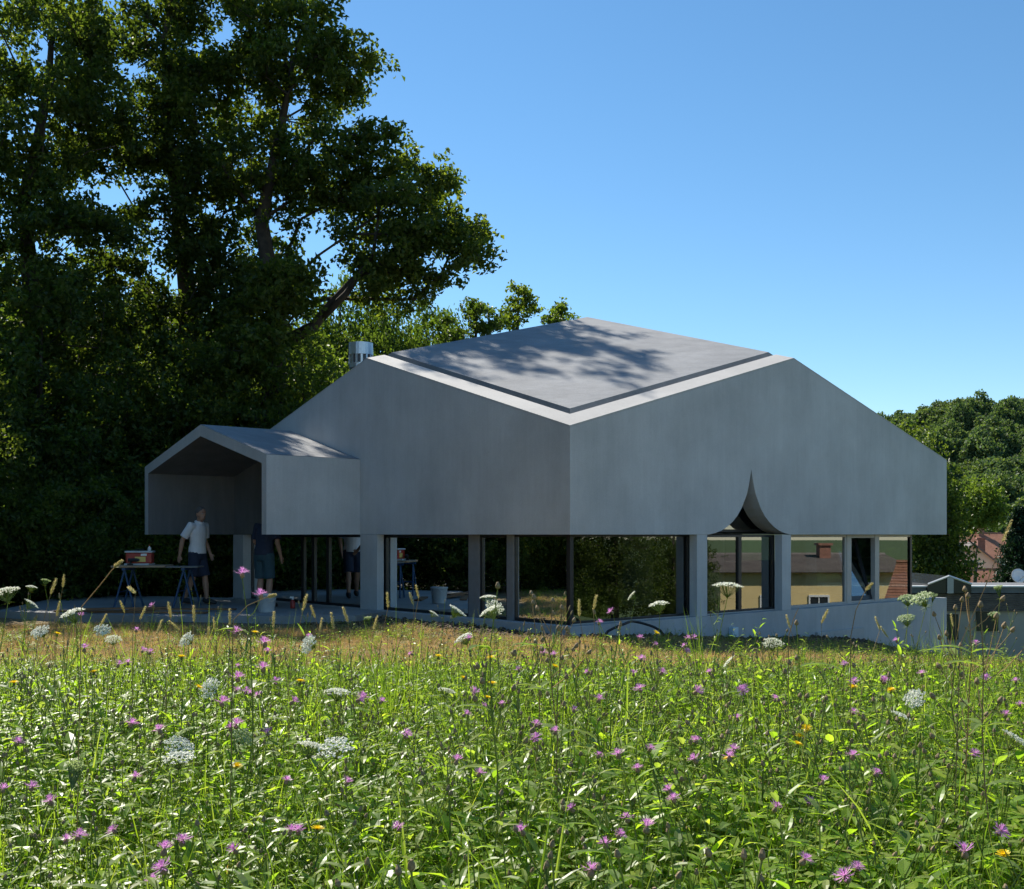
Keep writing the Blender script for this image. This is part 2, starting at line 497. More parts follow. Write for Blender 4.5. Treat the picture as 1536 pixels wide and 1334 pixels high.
# leave the ceiling open in front of the notch: build it as strips
mb = MB()
def strip(s0, s1, t0, t1, z=ZS + 0.03):
    mb.add([P(s0, t0, z), P(s1, t0, z), P(s1, t1, z), P(s0, t1, z)], [(0, 3, 2, 1)])
strip(TH, OGC - 1.1, TH, LW - TH); strip(OGC + 1.1, LU - TH, TH, LW - TH); strip(OGC - 1.1, OGC + 1.1, 2.4, LW - TH)
hb(mb, 'ceiling', M['interior'])
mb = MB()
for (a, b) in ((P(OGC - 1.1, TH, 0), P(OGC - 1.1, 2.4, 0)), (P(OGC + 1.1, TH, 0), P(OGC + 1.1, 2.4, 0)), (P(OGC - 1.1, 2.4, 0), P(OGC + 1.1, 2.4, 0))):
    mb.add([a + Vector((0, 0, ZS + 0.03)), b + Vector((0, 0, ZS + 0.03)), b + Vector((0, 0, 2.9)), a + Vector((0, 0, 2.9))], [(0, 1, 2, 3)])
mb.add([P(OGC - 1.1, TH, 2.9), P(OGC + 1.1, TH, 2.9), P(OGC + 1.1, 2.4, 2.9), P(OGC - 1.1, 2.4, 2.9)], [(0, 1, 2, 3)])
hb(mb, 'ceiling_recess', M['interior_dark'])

# plinth (outer faces flush with the shell above, carried well into the ground)
mb = MB()
mb.box((0, 0, -2.6), (LU, LW, 0.0), Matrix.Translation(CN) @ Matrix(((U.x, W.x, 0, 0), (U.y, W.y, 0, 0), (0, 0, 1, 0), (0, 0, 0, 1))))
hb(mb, 'plinth', M['plinth'])
mb = MB()
mb.box((INS + 0.1, INS + 0.1, 0.004), (LU - 1.15, LW - 0.6, 0.03), Matrix.Translation(CN) @ Matrix(((U.x, W.x, 0, 0), (U.y, W.y, 0, 0), (0, 0, 1, 0), (0, 0, 0, 1))))
hb(mb, 'interior_floor', M['floor'])
HM = Matrix.Translation(CN) @ Matrix(((U.x, W.x, 0, 0), (U.y, W.y, 0, 0), (0, 0, 1, 0), (0, 0, 0, 1)))
def hbox(name, lo, hi, mat, parent=house, bevel=0):
    mb = MB(); mb.box(lo, hi, HM); return hb(mb, name, mat, parent, bevel=bevel)
for a in ((1.9, 2.6, 0.035, 2.7, 2.72, 1.28), (3.5, 2.2, 0.035, 4.3, 2.32, 1.28), (6.2, 2.2, 0.035, 6.35, 3.3, 1.28)):
    hbox('interior_wall', a[:3], a[3:], M['interior'])
hbox('interior_core', (3.0, 3.4, 0.035), (8.4, 7.6, 1.285), M['interior_dark'])  # core and dark walls added so the view through stays dark
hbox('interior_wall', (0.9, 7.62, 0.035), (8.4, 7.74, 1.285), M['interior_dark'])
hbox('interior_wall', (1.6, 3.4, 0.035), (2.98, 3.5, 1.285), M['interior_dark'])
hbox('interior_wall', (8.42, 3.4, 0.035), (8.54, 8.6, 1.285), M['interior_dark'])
hbox('interior_counter', (6.6, 2.0, 0.035), (8.0, 2.6, 0.75), M['interior_dark'])

# columns
for s0, s1, t0, t1 in ((2.77, 3.02, 0.004, 0.15), (5.02, 5.28, 0.004, 0.15), (0.004, 0.14, 4.56, 5.05), (0.004, 0.30, 9.1, 9.5), (LU - 0.42, LU - 0.004, 3.0, 3.45), (LU - 0.42, LU - 0.004, 6.2, 6.65), (3.0, 3.45, LW - 0.42, LW - 0.004), (7.0, 7.45, LW - 0.42, LW - 0.004)):
    hbox('column', (s0, t0, 0.003), (s1, t1, ZS - 0.002), M['concrete'])

# glazing: each light a window with its frame and pane
def window(k, a0, a1, z0, z1, fw=0.05, mat='frame_dark', deep=0.07, frame=True, ins=None):
    f, L = side_map(k)
    ins = IN[k] if ins is None else ins
    def bx(m, aa, ab, va, vb, za, zb):
        p = [f(aa, va, za), f(ab, va, za), f(ab, vb, za), f(aa, vb, za), f(aa, va, zb), f(ab, va, zb), f(ab, vb, zb), f(aa, vb, zb)]
        m.add(p, [(0, 3, 2, 1), (4, 5, 6, 7), (0, 1, 5, 4), (1, 2, 6, 5), (2, 3, 7, 6), (3, 0, 4, 7)])
    mb = MB()
    sw = fw if frame else 0.014
    bx(mb, a0, a0 + sw, ins, ins + deep, z0, z1); bx(mb, a1 - sw, a1, ins, ins + deep, z0, z1)
    bx(mb, a0 + sw, a1 - sw, ins, ins + deep, z1 - fw, z1)
    bx(mb, a0 + sw, a1 - sw, ins, ins + deep, z0, z0 + 0.045)
    w = hb(mb, 'window', M[mat])
    mb = MB(); q = sw
    vs = [f(a0 + q, ins + 0.03, z0 + 0.045), f(a1 - q, ins + 0.03, z0 + 0.045), f(a1 - q, ins + 0.03, z1 - fw), f(a0 + q, ins + 0.03, z1 - fw)]
    mb.add(vs, [(0, 1, 2, 3)])
    hb(mb, 'pane', M['glass'], w)
    return w
Z0, Z1 = 0.003, ZS - 0.003
# right hand face
window(0, INS, 2.80, Z0, Z1, 0.03, 'frame_dark', frame=False)
window(0, 2.98, 4.10, Z0, Z1, 0.04, 'frame_dark')
window(0, 4.10, 5.06, Z0, Z1, 0.04, 'frame_dark')
window(0, 2.95, 5.3, ZS + 0.04, 2.45, 0.03, 'frame_dark', frame=False, ins=0.40)
window(0, 5.24, 7.30, Z0, Z1, 0.045, 'frame_light')
window(0, 8.42, LU - IN[3], Z0, Z1, 0.045, 'frame_light', frame=False)
# the light that stands tilted open
fr0, fr1 = 7.30, 8.42
f0, _ = side_map(0)
mb = MB()
def sbx(mb, aa, ab, va, vb, za, zb, tilt=None):
    def g(a, v, z):
        if tilt is not None:
            v = v + (z - Z0) * tilt
        return f0(a, v, z)
    p = [g(aa, va, za), g(ab, va, za), g(ab, vb, za), g(aa, vb, za), g(aa, va, zb), g(ab, va, zb), g(ab, vb, zb), g(aa, vb, zb)]
    mb.add(p, [(0, 3, 2, 1), (4, 5, 6, 7), (0, 1, 5, 4), (1, 2, 6, 5), (2, 3, 7, 6), (3, 0, 4, 7)])
sbx(mb, fr0, fr0 + 0.15, INS - 0.01, INS + 0.08, Z0, Z1); sbx(mb, fr1 - 0.15, fr1, INS - 0.01, INS + 0.08, Z0, Z1)
sbx(mb, fr0 + 0.15, fr1 - 0.15, INS, INS + 0.07, Z1 - 0.06, Z1); sbx(mb, fr0 + 0.15, fr1 - 0.15, INS, INS + 0.07, Z0, Z0 + 0.05)
tw = hb(mb, 'tilt_window', M['frame_light']); tw['label'] = 'small window tilted open at the top'
mb = MB(); TL = 0.30; b0, b1 = fr0 + 0.16, fr1 - 0.16
sbx(mb, b0, b0 + 0.07, INS + 0.02, INS + 0.07, Z0 + 0.06, Z1 - 0.08, TL); sbx(mb, b1 - 0.07, b1, INS + 0.02, INS + 0.07, Z0 + 0.06, Z1 - 0.08, TL)
sbx(mb, b0 + 0.07, b1 - 0.07, INS + 0.02, INS + 0.07, Z1 - 0.15, Z1 - 0.08, TL); sbx(mb, b0 + 0.07, b1 - 0.07, INS + 0.02, INS + 0.07, Z0 + 0.06, Z0 + 0.13, TL)
hb(mb, 'sash', M['frame_dark'], tw)
mb = MB()
def tp(a, z): return f0(a, INS + 0.04 + (z - Z0) * TL, z)
mb.add([tp(b0 + 0.07, Z0 + 0.13), tp(b1 - 0.07, Z0 + 0.13), tp(b1 - 0.07, Z1 - 0.15), tp(b0 + 0.07, Z1 - 0.15)], [(0, 1, 2, 3)])
hb(mb, 'pane', M['glass'], tw)
# left hand face
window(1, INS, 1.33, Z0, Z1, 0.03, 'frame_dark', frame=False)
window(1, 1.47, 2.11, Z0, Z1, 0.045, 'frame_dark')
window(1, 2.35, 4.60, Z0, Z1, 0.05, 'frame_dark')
f1, _ = side_map(1)
for a0, a1 in ((1.33, 1.47), (2.11, 2.35)):
    hbox('mullion', (INS - 0.03, a0, 0.003), (INS + 0.12, a1, Z1), M['mullion'])
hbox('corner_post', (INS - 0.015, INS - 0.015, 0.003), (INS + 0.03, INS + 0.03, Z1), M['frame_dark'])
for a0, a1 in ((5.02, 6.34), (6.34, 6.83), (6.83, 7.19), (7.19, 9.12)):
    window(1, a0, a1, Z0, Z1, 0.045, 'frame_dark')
# the two sides turned away
window(2, .5, 3.02, Z0, Z1, 0.05); window(2, 3.42, 7.02, Z0, Z1, 0.05); window(2, 7.42, LU - 1.05, Z0, Z1, 0.05)
window(3, INS, 3.02, Z0, Z1, 0.05, frame=False); window(3, 3.42, 6.22, Z0, Z1, 0.05); window(3, 6.62, LW - .5, Z0, Z1, 0.05)
# sill strip under the glass of the right hand face
hbox('sill', (INS, 0.145, 0.003), (LU - IN[3], INS - 0.004, 0.018), M['frame_light'])

# porch hood: a concrete tunnel in front of the left hand face
PA, PQ, PP = 5.05, 4.53, 1.80
ZE, ZR = 2.55, 3.19
def Q(p, q, z): return P(-p, PA + q, z)
mb = MB()
t = 0.15
outer = [(0, ZS), (0, ZE), (PQ / 2, ZR), (PQ, ZE), (PQ, ZS)]
inner = [(t, ZS), (t, ZE - 0.13), (PQ / 2, ZR - 0.2), (PQ - t, ZE - 0.13), (PQ - t, ZS)]
vs = [Q(PP, q, z) for q, z in outer] + [Q(PP, q, z) for q, z in inner] + [Q(0.002, q, z) for q, z in outer] + [Q(0.002, q, z) for q, z in inner]
fs = []
for i in range(4):
    fs.append((i, i + 1, 5 + i + 1, 5 + i))                    # front rim
    fs.append((10 + i, 10 + i + 1, i + 1, i))                  # outside
fs += [(0, 5, 15, 10), (4, 14, 19, 9)]
mb.add(vs, fs)
porch = hb(mb, 'porch_hood', M['concrete'])
mb = MB(); mb.add([Q(PP, q, z) for q, z in inner] + [Q(0.002, q, z) for q, z in inner], [(i, i + 1, 6 + i, 5 + i) for i in range(4)])
P_SHADE = concrete('porch_inner_shaded', (0.17, 0.17, 0.17))  # hood concrete darkened: the shade inside the porch is put into the colour
hb(mb, 'porch_inner_shaded', P_SHADE, porch)
mb = MB(); mb.add([Q(0.012, q, z) for q, z in inner], [(0, 1, 2, 3, 4)]); hb(mb, 'porch_back_shaded', P_SHADE, porch)  # dark sheet over the gable wall, standing in for porch shade
mb = MB()
for i0, i1 in ((1, 2), (2, 3)):
    (qa, za), (qb, zb) = outer[i0], outer[i1]
    mb.add([Q(PP, qa, za + 0.006), Q(PP, qb, zb + 0.006), Q(0.002, qb, zb + 0.006), Q(0.002, qa, za + 0.006)], [(0, 1, 2, 3)])
hb(mb, 'porch_roof', M['roof'], porch)

# steel flue on the far slope
mb = MB()
fp = P(2.3, 6.9, 0); fx = pix(541, 520, 21.6); fp = Vector((fx.x, fx.y, 0))
MT = Matrix.Translation(fp)
mb.lathe([(0.0, 4.93), (0.235, 4.93), (0.24, 4.70), (0.235, 4.70), (0.0, 4.70)], 24, MT)
fl = hb(mb, 'flue', M['metal'], smooth=False)
mb = MB(); mb.lathe([(0.20, 4.72), (0.20, 4.53)], 20, MT); hb(mb, 'flue_louvre', M['metal_dark'], fl)
for k in range(14):
    a = 2 * math.pi * k / 14
    mb = MB(); mb.box((-0.012, -0.02, 4.52), (0.012, 0.02, 4.72), MT @ Matrix.Rotation(a, 4, 'Z') @ Matrix.Translation((0.215, 0, 0)))
    hb(mb, 'flue_fin', M['metal'], fl)
mb = MB(); mb.lathe([(0.0, 4.54), (0.225, 4.54), (0.225, 4.45), (0.17, 4.45), (0.17, 2.9)], 24, MT); hb(mb, 'flue_pipe', M['metal'], fl)

# small fittings on the plinth
mb = MB(); mb.box((3.55, -0.09, -0.36), (3.70, -0.003, -0.20), HM); hb(mb, 'junction_box', plain('pale_plastic', (0.55, 0.68, 0.74), 0.4), bevel=0.008)
mb = MB(); mb.box((6.0, -0.06, -0.66), (7.5, -0.003, -0.42), HM); hb(mb, 'access_panel', M['verge'], bevel=0.008)

# ------------------------------------------------------------------ terrace
def slab(name, pts, z0, z1, mat, kind='structure'):
    mb = MB(); n = len(pts)
    mb.add([Vector((x, y, z1)) for x, y in pts] + [Vector((x, y, z0)) for x, y in pts],
           [tuple(range(n)), tuple(range(2 * n - 1, n - 1, -1))] + [(i, n + i, n + (i + 1) % n, (i + 1) % n) for i in range(n)])
    return tag(mb.build(name, mat), kind=kind)
pA = P(-0.004, 4.3, 0); pB = P(-0.004, LW, 0)
slab('terrace', [(-8.6, 18.75), (-5.35, 17.55), (-2.45, 17.75), (pA.x, pA.y), (pB.x, pB.y), (-9.4, 24.2)], -0.7, -0.004, M['paving'])

# ------------------------------------------------------------------ trees
def leaves_mesh(name, centres, normals_up, length, width, mat, r, droop=0.3):
    """folded two-triangle leaves at the given centres"""
    n = len(centres)
    ax = r.normal(size=(n, 3)); ax[:, 2] -= droop
    ax /= np.linalg.norm(ax, axis=1, keepdims=True)
    up = r.normal(size=(n, 3)) * 0.75 + normals_up
    sd = np.cross(ax, up); sd /= (np.linalg.norm(sd, axis=1, keepdims=True) + 1e-9)
    nn = np.cross(sd, ax)
    L = (length * r.uniform(0.6, 1.25, n))[:, None]; Wd = (width * r.uniform(0.7, 1.2, n))[:, None]
    base = centres - ax * L * 0.5; tip = centres + ax * L * 0.5 - nn * L * 0.12
    fold = nn * Wd * 0.28
    lf = centres + sd * Wd * 0.5 + fold + ax * L * 0.05; rt = centres - sd * Wd * 0.5 + fold + ax * L * 0.05
    v = np.stack([base, rt, tip, lf], 1).reshape(-1, 3)
    i = np.arange(n)[:, None] * 4
    f = np.concatenate([i + np.array([[0, 1, 2]]), i + np.array([[0, 2, 3]])], 1).reshape(-1, 3)
    return np_mesh(name, v, f, mat)

def tree_meshes(name, seed, trunk, lobes, cr=0.65, per=150, leaf=0.13, leaf_m='oak_leaf', tip_r=0.010, flat=0.75, droop=0.3, hollow=2.2):
    """trunk: list of (x,y,z,r); lobes: (cx,cy,cz,rx,ry,rz,count). Returns wood mesh, leaf mesh"""
    r = np.random.default_rng(seed)
    pos = [np.array(t[:3], float) for t in trunk]; par = [-1] + list(range(len(trunk) - 1))
    plen = [0.0]
    for i in range(1, len(trunk)): plen.append(plen[-1] + np.linalg.norm(pos[i] - pos[i - 1]))
    fixed = {i: t[3] for i, t in enumerate(trunk)}
    cl = []
    for (cx, cy, cz, rx, ry, rz, n) in lobes:
        d = r.normal(size=(n, 3)); d /= np.linalg.norm(d, axis=1, keepdims=True)
        rad = r.uniform(0, 1, n)[:, None] ** (1 / hollow)
        cl.append(np.array([cx, cy, cz]) + d * rad * np.array([rx, ry, rz]))
    cl = np.concatenate(cl)
    top = pos[-1]
    order = np.argsort(np.min(np.stack([np.linalg.norm(cl - p, axis=1) for p in pos]), 0))
    start = 1 if len(pos) > 2 else 0
    ends = []
    for ci in order:
        c = cl[ci]
        A = np.array(pos); pl = np.array(plen)
        dv = c - A; dist = np.linalg.norm(dv, axis=1)
        cost = dist + 0.22 * pl + np.where(dv[:, 2] < -0.3, 0.6 * np.abs(dv[:, 2]), 0)
        cost[:start] += 5
        b = int(np.argmin(cost)); d = dist[b]
        k = max(1, int(d / 0.7)); p0 = pos[b].copy(); prev = b
        for q in range(1, k + 1):
            tt = q / k
            p = p0 + (c - p0) * tt
            if q < k:
                p = p + r.normal(size=3) * 0.11 * min(d, 2.0); p[2] -= 0.10 * d * math.sin(math.pi * tt) * 0.5
            pos.append(p); par.append(prev); plen.append(plen[prev] + d / k); prev = len(pos) - 1
        ends.append(prev)
    n = len(pos); acc = np.zeros(n)
    for e in ends: acc[e] += tip_r ** 2.3
    for i in range(n - 1, 0, -1): acc[par[i]] += acc[i] if i not in fixed or True else 0
    rad = np.maximum(acc, (tip_r * 0.7) ** 2.3) ** (1 / 2.3)
    for i, rr in fixed.items(): rad[i] = max(rad[i] * 0.0 + rr, 0.02)
    mb = MB()
    # trunk as one continuous tube
    mb.tube([pos[i] for i in range(len(trunk))], [rad[i] for i in range(len(trunk))], 10)
    for i in range(len(trunk), n):
        p = par[i]; ra = min(rad[p], rad[i] * 1.5); rb = rad[i]
        mb.tube([pos[p], pos[i]], [ra, rb], 6 if ra > 0.05 else 4 if ra > 0.02 else 3, cap=False)
    wood = mb.mesh(name + '_wood', M['bark'], True)
    # leaves
    m = len(cl)
    sub = 9
    sc_ = r.normal(size=(m, sub, 3)) * np.array([1, 1, flat]) * (cr * 0.55) * r.uniform(0.7, 1.3, (m, 1, 1))
    sub_c = cl[:, None, :] + sc_
    cnt = max(1, per // sub)
    lp = sub_c[:, :, None, :] + r.normal(size=(m, sub, cnt, 3)) * (cr * 0.24) * np.array([1, 1, 0.8])
    lp = lp.reshape(-1, 3)
    up = np.repeat(np.array([[0, 0, 0.8]]), len(lp), 0)
    lm = leaves_mesh(name + '_leaves', lp, up, leaf, leaf * 0.62, M[leaf_m], r, droop)
    return wood, lm

def place_tree(name, label, cat, meshes, loc, rz=0, s=1.0, group=None):
    t = empty(name, loc, rz); t.scale = (s, s, s) if not hasattr(s, '__len__') else s
    tag(t, label, cat, group)
    link('trunk', meshes[0], t); link('crown', meshes[1], t)
    return t

def lobe_px(base, x, y, d, rxp, ryp, n, ry=None):
    """ellipsoid lobe of a crown: centre pixel, distance and pixel radii"""
    c = pix(x, y, d) - Vector(base)
    rx = rxp / FPX * d; rz = ryp / FPX * d
    return (c.x, c.y, c.z, rx, ry or 0.8 * (rx + rz) / 2 + 0.5, rz, n)

def gz(x, y): return float(ground_z(x, y))

# the oak whose long limb leans over the house
D1 = 28.0
b = Vector((-6.1, D1, gz(-6.1, D1) - 0.1))
def rel(p, b=b): return tuple(Vector(p) - b)
tr = [(*rel((-6.1, D1, b.z)), 0.42), (*rel(pix(408, 640, D1)), 0.32), (*rel(pix(415, 480, D1)), 0.25), (*rel(pix(392, 330, D1)), 0.17), (*rel(pix(424, 180, D1)), 0.10), (*rel(pix(440, 90, D1)), 0.05)]
lob = [lobe_px(b, *a) for a in (
    (470, 110, D1, 80, 95, 34), (395, 55, D1, 95, 90, 34), (520, 265, D1 - .5, 85, 75, 30), (605, 330, D1 - .8, 85, 85, 36),
    (600, 415, D1 - .8, 80, 48, 22), (690, 365, D1 - .8, 40, 45, 9), (665, 275, D1 - .8, 22, 34, 4), (592, 225, D1 - .6, 18, 40, 4), (540, 110, D1, 26, 40, 6),
    (420, 260, D1, 80, 85, 24), (400, 400, D1 + .5, 75, 60, 18), (330, 180, D1 + 1, 90, 110, 30), (400, -60, D1 + .5, 120, 70, 26), (710, 392, D1 - .8, 24, 26, 4))]
lob = [(*l[:6], max(3, int(l[6] * .88))) for l in lob] + [lobe_px(b, 425, 440, D1 - 1.5, 50, 60, 20), lobe_px(b, 380, 540, D1 - 1.5, 80, 60, 22)]
m = tree_meshes('oak_a', 11, tr, lob, 0.44, 200, 0.15, 'oak_leaf')
# a thick limb running up to the right, as part of the trunk mesh
mb = MB()
mb.tube([rel(pix(415, 520, D1)), rel(pix(470, 490, D1 - .2)), rel(pix(492, 462, D1 - .3)), rel(pix(530, 420, D1 - .5)), rel(pix(575, 395, D1 - .7)), rel(pix(620, 350, D1 - .8))], [0.18, 0.14, 0.12, 0.09, 0.065, 0.04], 8)
mb.tube([rel(pix(482, 478, D1 - .25)), rel(pix(520, 440, D1 - .6)), rel(pix(560, 380, D1 - .9)), rel(pix(570, 310, D1 - .9))], [0.10, 0.08, 0.05, 0.03], 8)
limb = mb.mesh('oak_limb', M['bark'], True)
t = place_tree('oak_tree', 'large spreading oak with a long leafy limb leaning over the concrete house', 'tree', m, b)
link('limb', limb, t)

# the oak in the middle of the wood edge, taller than the frame
D2 = 29.5
b2 = Vector((-9.6, D2, gz(-9.6, D2) - 0.1))
tr = [(0, 0, 0, 0.45), *[(*tuple(pix(x, y, D2) - b2), r_) for x, y, r_ in ((262, 640, .34), (285, 480, .26), (270, 330, .19), (252, 200, .13), (246, 60, .08), (270, -60, .04))]]
lob = [lobe_px(b2, *a) for a in (
    (200, 60, D2, 110, 110, 34), (300, -40, D2, 110, 80, 28), (270, 160, D2, 110, 90, 30), (180, 230, D2 - 1, 100, 95, 30), (330, 300, D2 - .5, 90, 80, 24),
    (250, 380, D2 - 1, 110, 80, 30), (160, 430, D2 - 1, 90, 70, 22), (350, 450, D2 - 1, 90, 60, 20), (230, 520, D2 - 1.5, 110, 60, 22))]
lob = [(*l[:6], int(l[6] * .85)) for l in lob]
m2 = tree_meshes('oak_b', 12, tr, lob, 0.48, 200, 0.155, 'oak_leaf')
place_tree('oak_tree', 'tall dark oak with a straight trunk in the middle of the wood edge', 'tree', m2, b2)

# oak at the left border
D3 = 26.5
b3 = Vector((-11.9, D3, gz(-11.9, D3) - 0.1))
tr = [(0, 0, 0, 0.4), *[(*tuple(pix(x, y, D3) - b3), r_) for x, y, r_ in ((20, 640, .3), (50, 480, .22), (36, 300, .15), (72, 140, .09), (80, 20, .05))]]
lob = [lobe_px(b3, *a) for a in (
    (60, 40, D3, 110, 110, 34), (-60, 120, D3, 110, 120, 30), (110, 160, D3, 90, 90, 24), (20, 260, D3 - .5, 110, 90, 28), (110, 340, D3 - .6, 90, 75, 22),
    (0, 420, D3 - .6, 110, 85, 28), (110, 480, D3 - 1, 100, 70, 24), (20, 560, D3 - 1, 110, 70, 24))]
lob = [(*l[:6], int(l[6] * .85)) for l in lob]
m3 = tree_meshes('oak_c', 13, tr, lob, 0.47, 200, 0.15, 'oak_leaf')
place_tree('oak_tree', 'dark oak at the outer end of the wood, left of the work table', 'tree', m3, b3)

# understorey: small trees and bushes filling the wood edge down to the ground
def small_tree(seed, h, w, n, leaf_m, leaf=0.12, per=130, cr=0.45):
    tr = [(0, 0, 0, 0.10), (0.05, 0, h * .3, .08), (0, .06, h * .6, .05), (.04, 0, h * .9, .02)]
    lob = [(0, 0, h * .55, w, w, h * .45, n), (w * .4, 0.1, h * .3, w * .7, w * .7, h * .26, n // 2), (-w * .4, -.1, h * .28, w * .7, w * .7, h * .26, n // 2)]
    return tree_meshes('small_tree', seed, tr, lob, cr, per, leaf, leaf_m, 0.006)
s1 = small_tree(21, 6.4, 2.3, 110, 'bush_leaf')
s2 = small_tree(22, 5.2, 2.1, 100, 'oak_leaf')
s3 = small_tree(23, 2.9, 1.7, 80, 'bush_leaf', 0.11, 120, 0.36)
GU = 'understorey trees of the wood'
k = 0
for px, d, ms, sz, rz in ((60, 24.8, s1, 1.05, 0.3), (190, 26.0, s2, 1.1, 1.2), (300, 26.8, s1, 1.0, 2.4), (400, 26.4, s2, 1.08, 3.3), (455, 27.8, s1, 1.02, 4.0), (-60, 23.5, s2, 1.05, 5.1), (120, 29.5, s1, 1.3, 0.9), (330, 31.0, s2, 1.55, 5.7), (-150, 25.5, s1, 1.2, 2.2), (510, 30.0, s1, 0.92, 1.7)):
    x = (px - CX) / FPX * d
    place_tree('small_tree', 'dark leafy understorey tree in the shade of the oaks', 'tree', ms, (x, d, gz(x, d) - .05), rz, sz, GU)
for (px, d, sz, rz), lb in zip(((10, 22.6, 0.95, 0.2), (110, 23.2, 0.95, 1.1), (205, 24.4, 1.0, 2.3), (270, 25.2, 0.92, 3.0), (330, 25.8, 0.9, 4.1), (430, 27.0, 0.9, 0.5), (-70, 21.8, 1.0, 5.0), (160, 25.2, 1.1, 5.8)),
    ('leafy bush at the outer corner of the terrace', 'leafy bush standing clear of the work table on its outer side', 'leafy bush right behind the red tool case', 'leafy bush behind the person in the white shirt', 'leafy bush showing between the white-shirted person and the porch column', 'leafy bush behind the glazing under the porch', 'leafy bush beyond the outer corner of the terrace', 'taller leafy bush behind the outer trestle of the work table')):
    x = (px - CX) / FPX * d
    place_tree('bush', lb, 'bush', s3, (x, d, gz(x, d) - .05), rz, sz, 'bushes behind the terrace')

# trees standing deeper in the wood close the view between the oaks
f1m = tree_meshes('forest_tree', 31, [(0, 0, 0, .3), (.1, 0, 4, .25), (-.1, .1, 8, .18), (0, 0, 12, .08)],
                  [(0, 0, 8.5, 3.2, 3.2, 4.6, 150), (1.2, .4, 5, 2.6, 2.6, 2.4, 60), (-1.2, -.4, 4.5, 2.6, 2.6, 2.2, 60)], 0.7, 130, 0.17, 'oak_leaf')
for px, d, sz, rz in ((20, 36, .74, .2), (150, 38, .76, 1.5), (270, 36, .72, 2.6), (370, 40, .76, 3.9), (450, 37, 0.66, 5.1), (90, 44, .82, .8), (230, 46, .85, 2.1), (-80, 40, .85, 4.4)):
    x = (px - CX) / FPX * d
    place_tree('forest_tree', 'tall tree deep in the wood, seen between the oaks', 'tree', f1m, (x, d, gz(x, d) - .1), rz, sz, 'trees deep in the wood')

for x, y, sz, rz in ((-16, 17, .95, .3), (-16.5, 12.5, .98, 1.8), (-17, 8, 1.05, 2.9), (-18, 3.5, 1.05, 4.2), (-19, -1.5, 1.0, 3.2), (-20, 21, 1.1, 5.0), (-21, 14, 1.2, .7), (-22, 7, 1.2, 2.7), (-23, 1, 1.2, 1.7), (-19, -7, 1.1, .5)):
    place_tree('forest_tree', 'tall tree along the side of the meadow, reflected in the glazing', 'tree', f1m, (x, y, gz(x, y) - .1), rz, sz, 'trees along the side of the meadow')
for x, y, sz, rz in ((-14.5, 14.5, .8, .3), (-15.5, 19, .9, 1.3), (-16, 8, .8, 2.2), (-17, 2, .9, 3.1)):
    place_tree('small_tree', 'low leafy tree along the side of the meadow, reflected in the glazing', 'tree', s1, (x, y, gz(x, y) - .1), rz, sz, 'low trees along the side of the meadow')

for x, y, sz, rz in ((-12.6, 18.8, .8, .3), (-12.8, 16.6, .85, 1.3), (-13.0, 14.2, .8, 2.2), (-13.2, 11.8, .9, 3.1), (-13.6, 9.2, .85, 4.2), (-14, 6.6, .9, 5.3), (-14.4, 4, .9, .9)):
    place_tree('bush', 'leafy bush along the side of the meadow, reflected in the glazing', 'bush', s3, (x, y, gz(x, y) - .1), rz, sz, 'bushes along the side of the meadow')

for x, y, sz, rz in ((-10.6, 17.6, .72, .3), (-10.8, 15.2, .8, 1.3), (-10.7, 12.6, .78, 2.2), (-11.0, 10.0, .85, 3.1), (-11.2, 7.2, .85, 4.2), (-11.6, 4.2, .9, 5.2), (-10.7, 19.3, .85, 2.0), (-11.0, 20.9, .9, .9), (-11.6, 22.4, .95, 4.0)):
    place_tree('small_tree', 'dense dark tree of the hedge beside the meadow, reflected in the glazing', 'tree', s2, (x, y, gz(x, y) - .1), rz, sz, 'hedge trees beside the meadow')

# sunlit trees behind the house: a rounded row and three tips above the roof line
f2m = tree_meshes('sunlit_tree', 32, [(0, 0, 0, .22), (.1, 0, 2.5, .17), (0, 0.1, 5, .1), (0, 0, 7, .05)],
                  [(0, 0, 5.2, 2.7, 2.7, 2.4, 120), (1.0, .4, 3.4, 2.2, 2.2, 1.6, 40), (-1.2, -.3, 3.6, 2.2, 2.2, 1.6, 40)], 0.55, 150, 0.15, 'bright_leaf')
for (px, py, d, rz), lb in zip(((510, 430, 38, 0.4), (575, 452, 36, 1.9), (640, 462, 39, 3.3), (672, 492, 36, 4.9)), ('yellow-green sunlit tree right behind the steel flue', 'rounded sunlit tree between the flue and the forked slender tree', 'rounded sunlit tree behind the forked slender tree', 'low sunlit tree against the roof slope below the upright tip')):
    x = (px - CX) / FPX * d; zt = CAMZ - (py - HY) / FPX * d; g0 = gz(x, d) - .1
    place_tree('sunlit_tree', lb, 'tree', f2m, (x, d, g0), rz, ((zt - g0) / 7.7 * .62, (zt - g0) / 7.7 * .62, (zt - g0) / 7.7), 'sunlit trees behind the roof')
def sprig_tree(seed, px, py, d, lobes, label):
    x = (px - CX) / FPX * d; g0 = gz(x, d) - .1
    bb = Vector((x, d, g0)); top = pix(px, py, d) - bb
    tr = [(0, 0, 0, .14), (.1, .05, top.z * .45, .1), (-.05, 0, top.z * .75, .06), (0, 0, top.z, .015)]
    ms = tree_meshes('sprig_tree', seed, tr, [lobe_px(bb, *a) for a in lobes], 0.24, 90, 0.12, 'bush_leaf', 0.007)
    place_tree('slender_tree', label, 'tree', ms, bb)
sprig_tree(41, 778, 430, 33, [(785, 450, 33, 18, 24, 9), (772, 480, 33, 26, 22, 10), (770, 550, 33, 40, 30, 12)], 'slender tree whose tall upright tip shows above the roof ridge')
